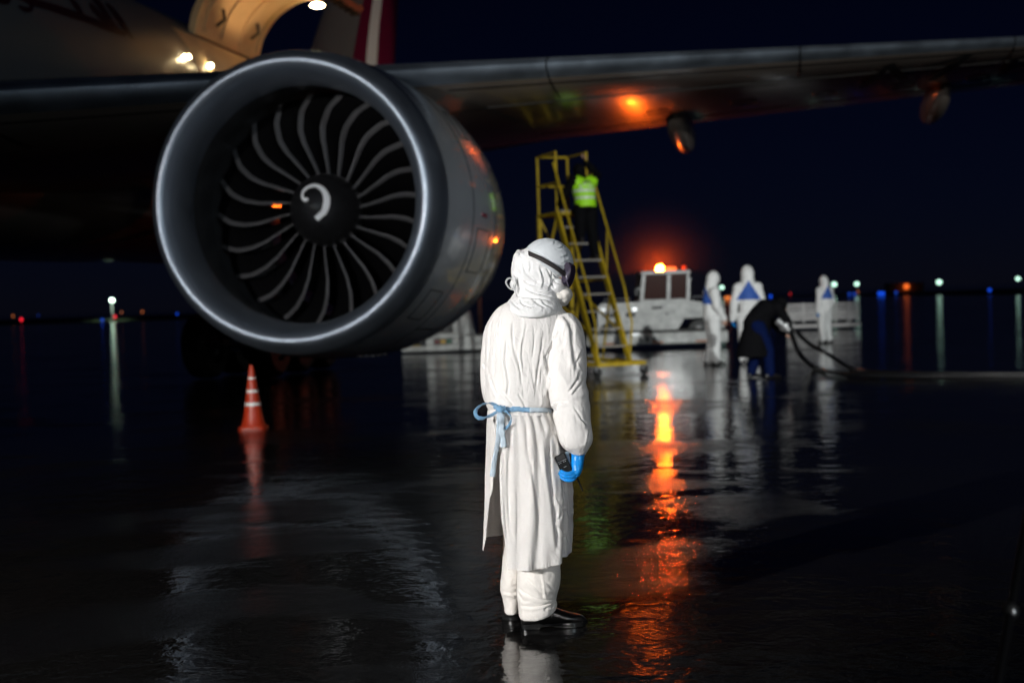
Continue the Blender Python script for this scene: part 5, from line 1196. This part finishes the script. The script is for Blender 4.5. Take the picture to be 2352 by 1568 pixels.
# -- gloved hand round the radio
HD = -.135
def fing(pts, r, mbx): c = catmull([Q(*p) for p in pts], 5); k = len(c); mbx.tube(c, list(np.linspace(r, r * .86, k)), 16, rnd_ends=True)
mb = MB()
mb.loft([circ(Q(x_, y_, HD + d_), RT, FW, hw_ * PXM, dp, 28, 2.3) for x_, y_, hw_, d_, dp in ((1328, 1040, 15.3, .01, .030), (1327.5, 1046, 14.6, .01, .028), (1326.5, 1056, 14.3, .008, .029), (1325.5, 1066, 13.8, .004, .032), (1325, 1076, 12.8, .0, .033), (1323, 1085, 11.5, -.002, .031), (1320, 1093, 10, -.004, .026))])
fing([(1323, 1074, HD - .012), (1316, 1084, HD - .026), (1305, 1088, HD - .036), (1295, 1086, HD - .034), (1289.5, 1082.5, HD - .024)], .0098, mb)
fing([(1326, 1080, HD - .014), (1318, 1091, HD - .028), (1306, 1095.5, HD - .036), (1294, 1092.5, HD - .032), (1287.5, 1087, HD - .022)], .0098, mb)
fing([(1326, 1086, HD - .012), (1317, 1098, HD - .024), (1307, 1101.5, HD - .030), (1297, 1099.5, HD - .027), (1290, 1094.5, HD - .018)], .0090, mb)
fing([(1324, 1090, HD + .006), (1316, 1100, HD - .006), (1307, 1102, HD - .014), (1299, 1100, HD - .014), (1294, 1096, HD - .01)], .0080, mb)
fing([(1320, 1058, HD + .022), (1311, 1070, HD + .035), (1300, 1078, HD + .036), (1292, 1080, HD + .026)], .0105, mb)
me = remesh(mb, .0017, 1); V, N = get_vn(me); V = crumple(V, N, .0006, (60, 60, 45), warp=.03, seed=71)
V = folds(V, N, [([(340, 1060), (400, 1095), (500, 1125), (650, 1130), (790, 1090)], .006, .9), ([(335, 1110), (450, 1185), (570, 1205), (740, 1135)], .006, .9)], ZE); set_v(me, V); clothobj(me, M_GLOVE, "glove")
mb = MB(); mb.tube([Q(1328.5, 1043.5, HD + .01), Q(1328.2, 1041.2, HD + .01)], [.0292, .0296], 28); mb.build("glove_cuff", M_GLOVE, main)
mb = MB(); mb.loft([circ(Q(1329, y_, HD + .012), RT, FW, r_ * PXM, .024, 28) for y_, r_ in ((1032, 14.5), (1036, 14.2), (1043, 13.8))]); mb.build("cuff_lining", mat("inner_cuff", (.72, .62, .54), .8), main)
# the other gloved hand, held in front of the body
mb = MB(); hand_mesh(mb, Q(1200, 952, .34), RT * .9 + FW * .3, -FW, L=.18, curl=.4); mb.build("glove", M_GLOVE, main)
# -- radio (held, so a thing of its own)
rc = Q(1293, 1062, HD - .006); RD = Q(1313, 1100, HD) - Q(1288, 1046, HD); RD /= np.linalg.norm(RD); RS = np.cross(RD, FW); RS /= np.linalg.norm(RS)
if RS @ RT < 0: RS = -RS
radio = thing("handheld_radio", "black handheld radio with short antenna held upside down in a blue glove", "radio", rc)
def rb(along, across, dp, L, w, d_, m, nm, par=radio, b=.003):
    c = rc + RD * along + RS * across + FW * dp; rr = []
    for z, k in ((-L / 2, b * 1.5), (-L / 2 + b, 0), (L / 2 - b, 0), (L / 2, b * 1.5)):
        rr.append(circ(c + RD * z, RS, FW, w / 2 - k, d_ / 2 - k, 28, 6))
    return MB().loft(rr).build(nm, m, par, ang=50)
body_r = rb(.012, 0, 0, .098, .049, .03, M_RADIO, "radio_body")
for a, b, nm in ((-.0105, .0008, "trim_line"),): rb(a, 0, -.0155, .0014, .042, .0012, M_SILVER, nm, body_r, .0003)
for k, x_ in enumerate((-.016, -.009, .005, .012)): 
    mb = MB(); mb.ell(rc + RD * -.0035 + RS * x_ - FW * .0155, (.0018, .001, .0018), n=10, m=6); mb.build("radio_button", M_SILVER, body_r)
rb(.018, .001, -.0152, .0016, .013, .0012, M_SILVER, "small_badge", body_r, .0003)
rb(-.026, 0, -.0153, .018, .036, .0008, mat("speaker_grille", (.03, .03, .03), .6, bump=1, bscale=900, bdist=.002), "speaker_grille", body_r, .0003)
mb = MB(); a0 = rc + RD * .06 + RS * .014 + FW * .004; mb.tube([a0, Q(1327, 1100, HD), Q(1338, 1126, HD)], [.0058, .0045, .0028], 12, rnd_ends=True); mb.build("antenna", M_RADIO, radio)
mb = MB(); a0 = rc + RD * .055 - RS * .012; mb.tube([a0, a0 + RD * .014], [.006, .006], 12); mb.build("knob", M_RADIO, radio)
mb = MB(); mb.prism([Q(1297, 1038, HD + .004), Q(1306, 1036, HD + .004), Q(1311, 1060, HD + .004), Q(1310, 1066, HD + .004)], FW * .006); mb.build("belt_clip", mat("pale_blue_plastic", (.25, .33, .4), .35), radio)

# ================================================================== MIST BALL ADDED FOR THE BEACON'S HALO
hm = bpy.data.materials.new("beacon_halo_mist"); hm.use_nodes = True; n = hm.node_tree.nodes; l = hm.node_tree.links; n.clear()
tc = n.new("ShaderNodeTexCoord"); gr = n.new("ShaderNodeTexGradient"); gr.gradient_type = 'SPHERICAL'; mp = n.new("ShaderNodeMapping"); mp.inputs["Scale"].default_value = (1 / 2.5,) * 3
l.new(tc.outputs["Object"], mp.inputs[0]); l.new(mp.outputs[0], gr.inputs[0])
mm = n.new("ShaderNodeMath"); mm.operation = 'MULTIPLY'; mm.inputs[1].default_value = .062
m0 = n.new("ShaderNodeMath"); m0.operation = 'POWER'; m0.inputs[1].default_value = 3.4; l.new(gr.outputs[1], m0.inputs[0]); l.new(m0.outputs[0], mm.inputs[0])
vs = n.new("ShaderNodeVolumeScatter"); vs.inputs["Color"].default_value = (1, .7, .6, 1); l.new(mm.outputs[0], vs.inputs["Density"])
ho = n.new("ShaderNodeOutputMaterial"); l.new(vs.outputs[0], ho.inputs["Volume"])
mb = MB(); mb.ell(bc, (2.5, 2.5, 2.5), n=32, m=20); tag(mb.build("beacon_halo_mist", hm, origin=bc), "ball of mist added to give the beacon its halo", kind="stuff")
# black stand leg close to the camera at the right edge
c0 = P(2372, 1120, 3.3); c1 = P(2288, 1590, 2.9); st = thing("stand_leg", "black stand leg out of focus in the lower right corner", "stand", c1)
mb = MB(); mb.tube([c0, c1], .011, 12); mb.build("leg_tube", M_RADIO, st); cj = c0 + (c1 - c0) * .63
mb = MB(); mb.ell(cj, (.02, .018, .022)); mb.build("leg_clamp", M_DARKM, st); mb = MB(); mb.ell(cj - FW * .018, (.006, .003, .008)); mb.build("clamp_screw", M_SILVER, st)
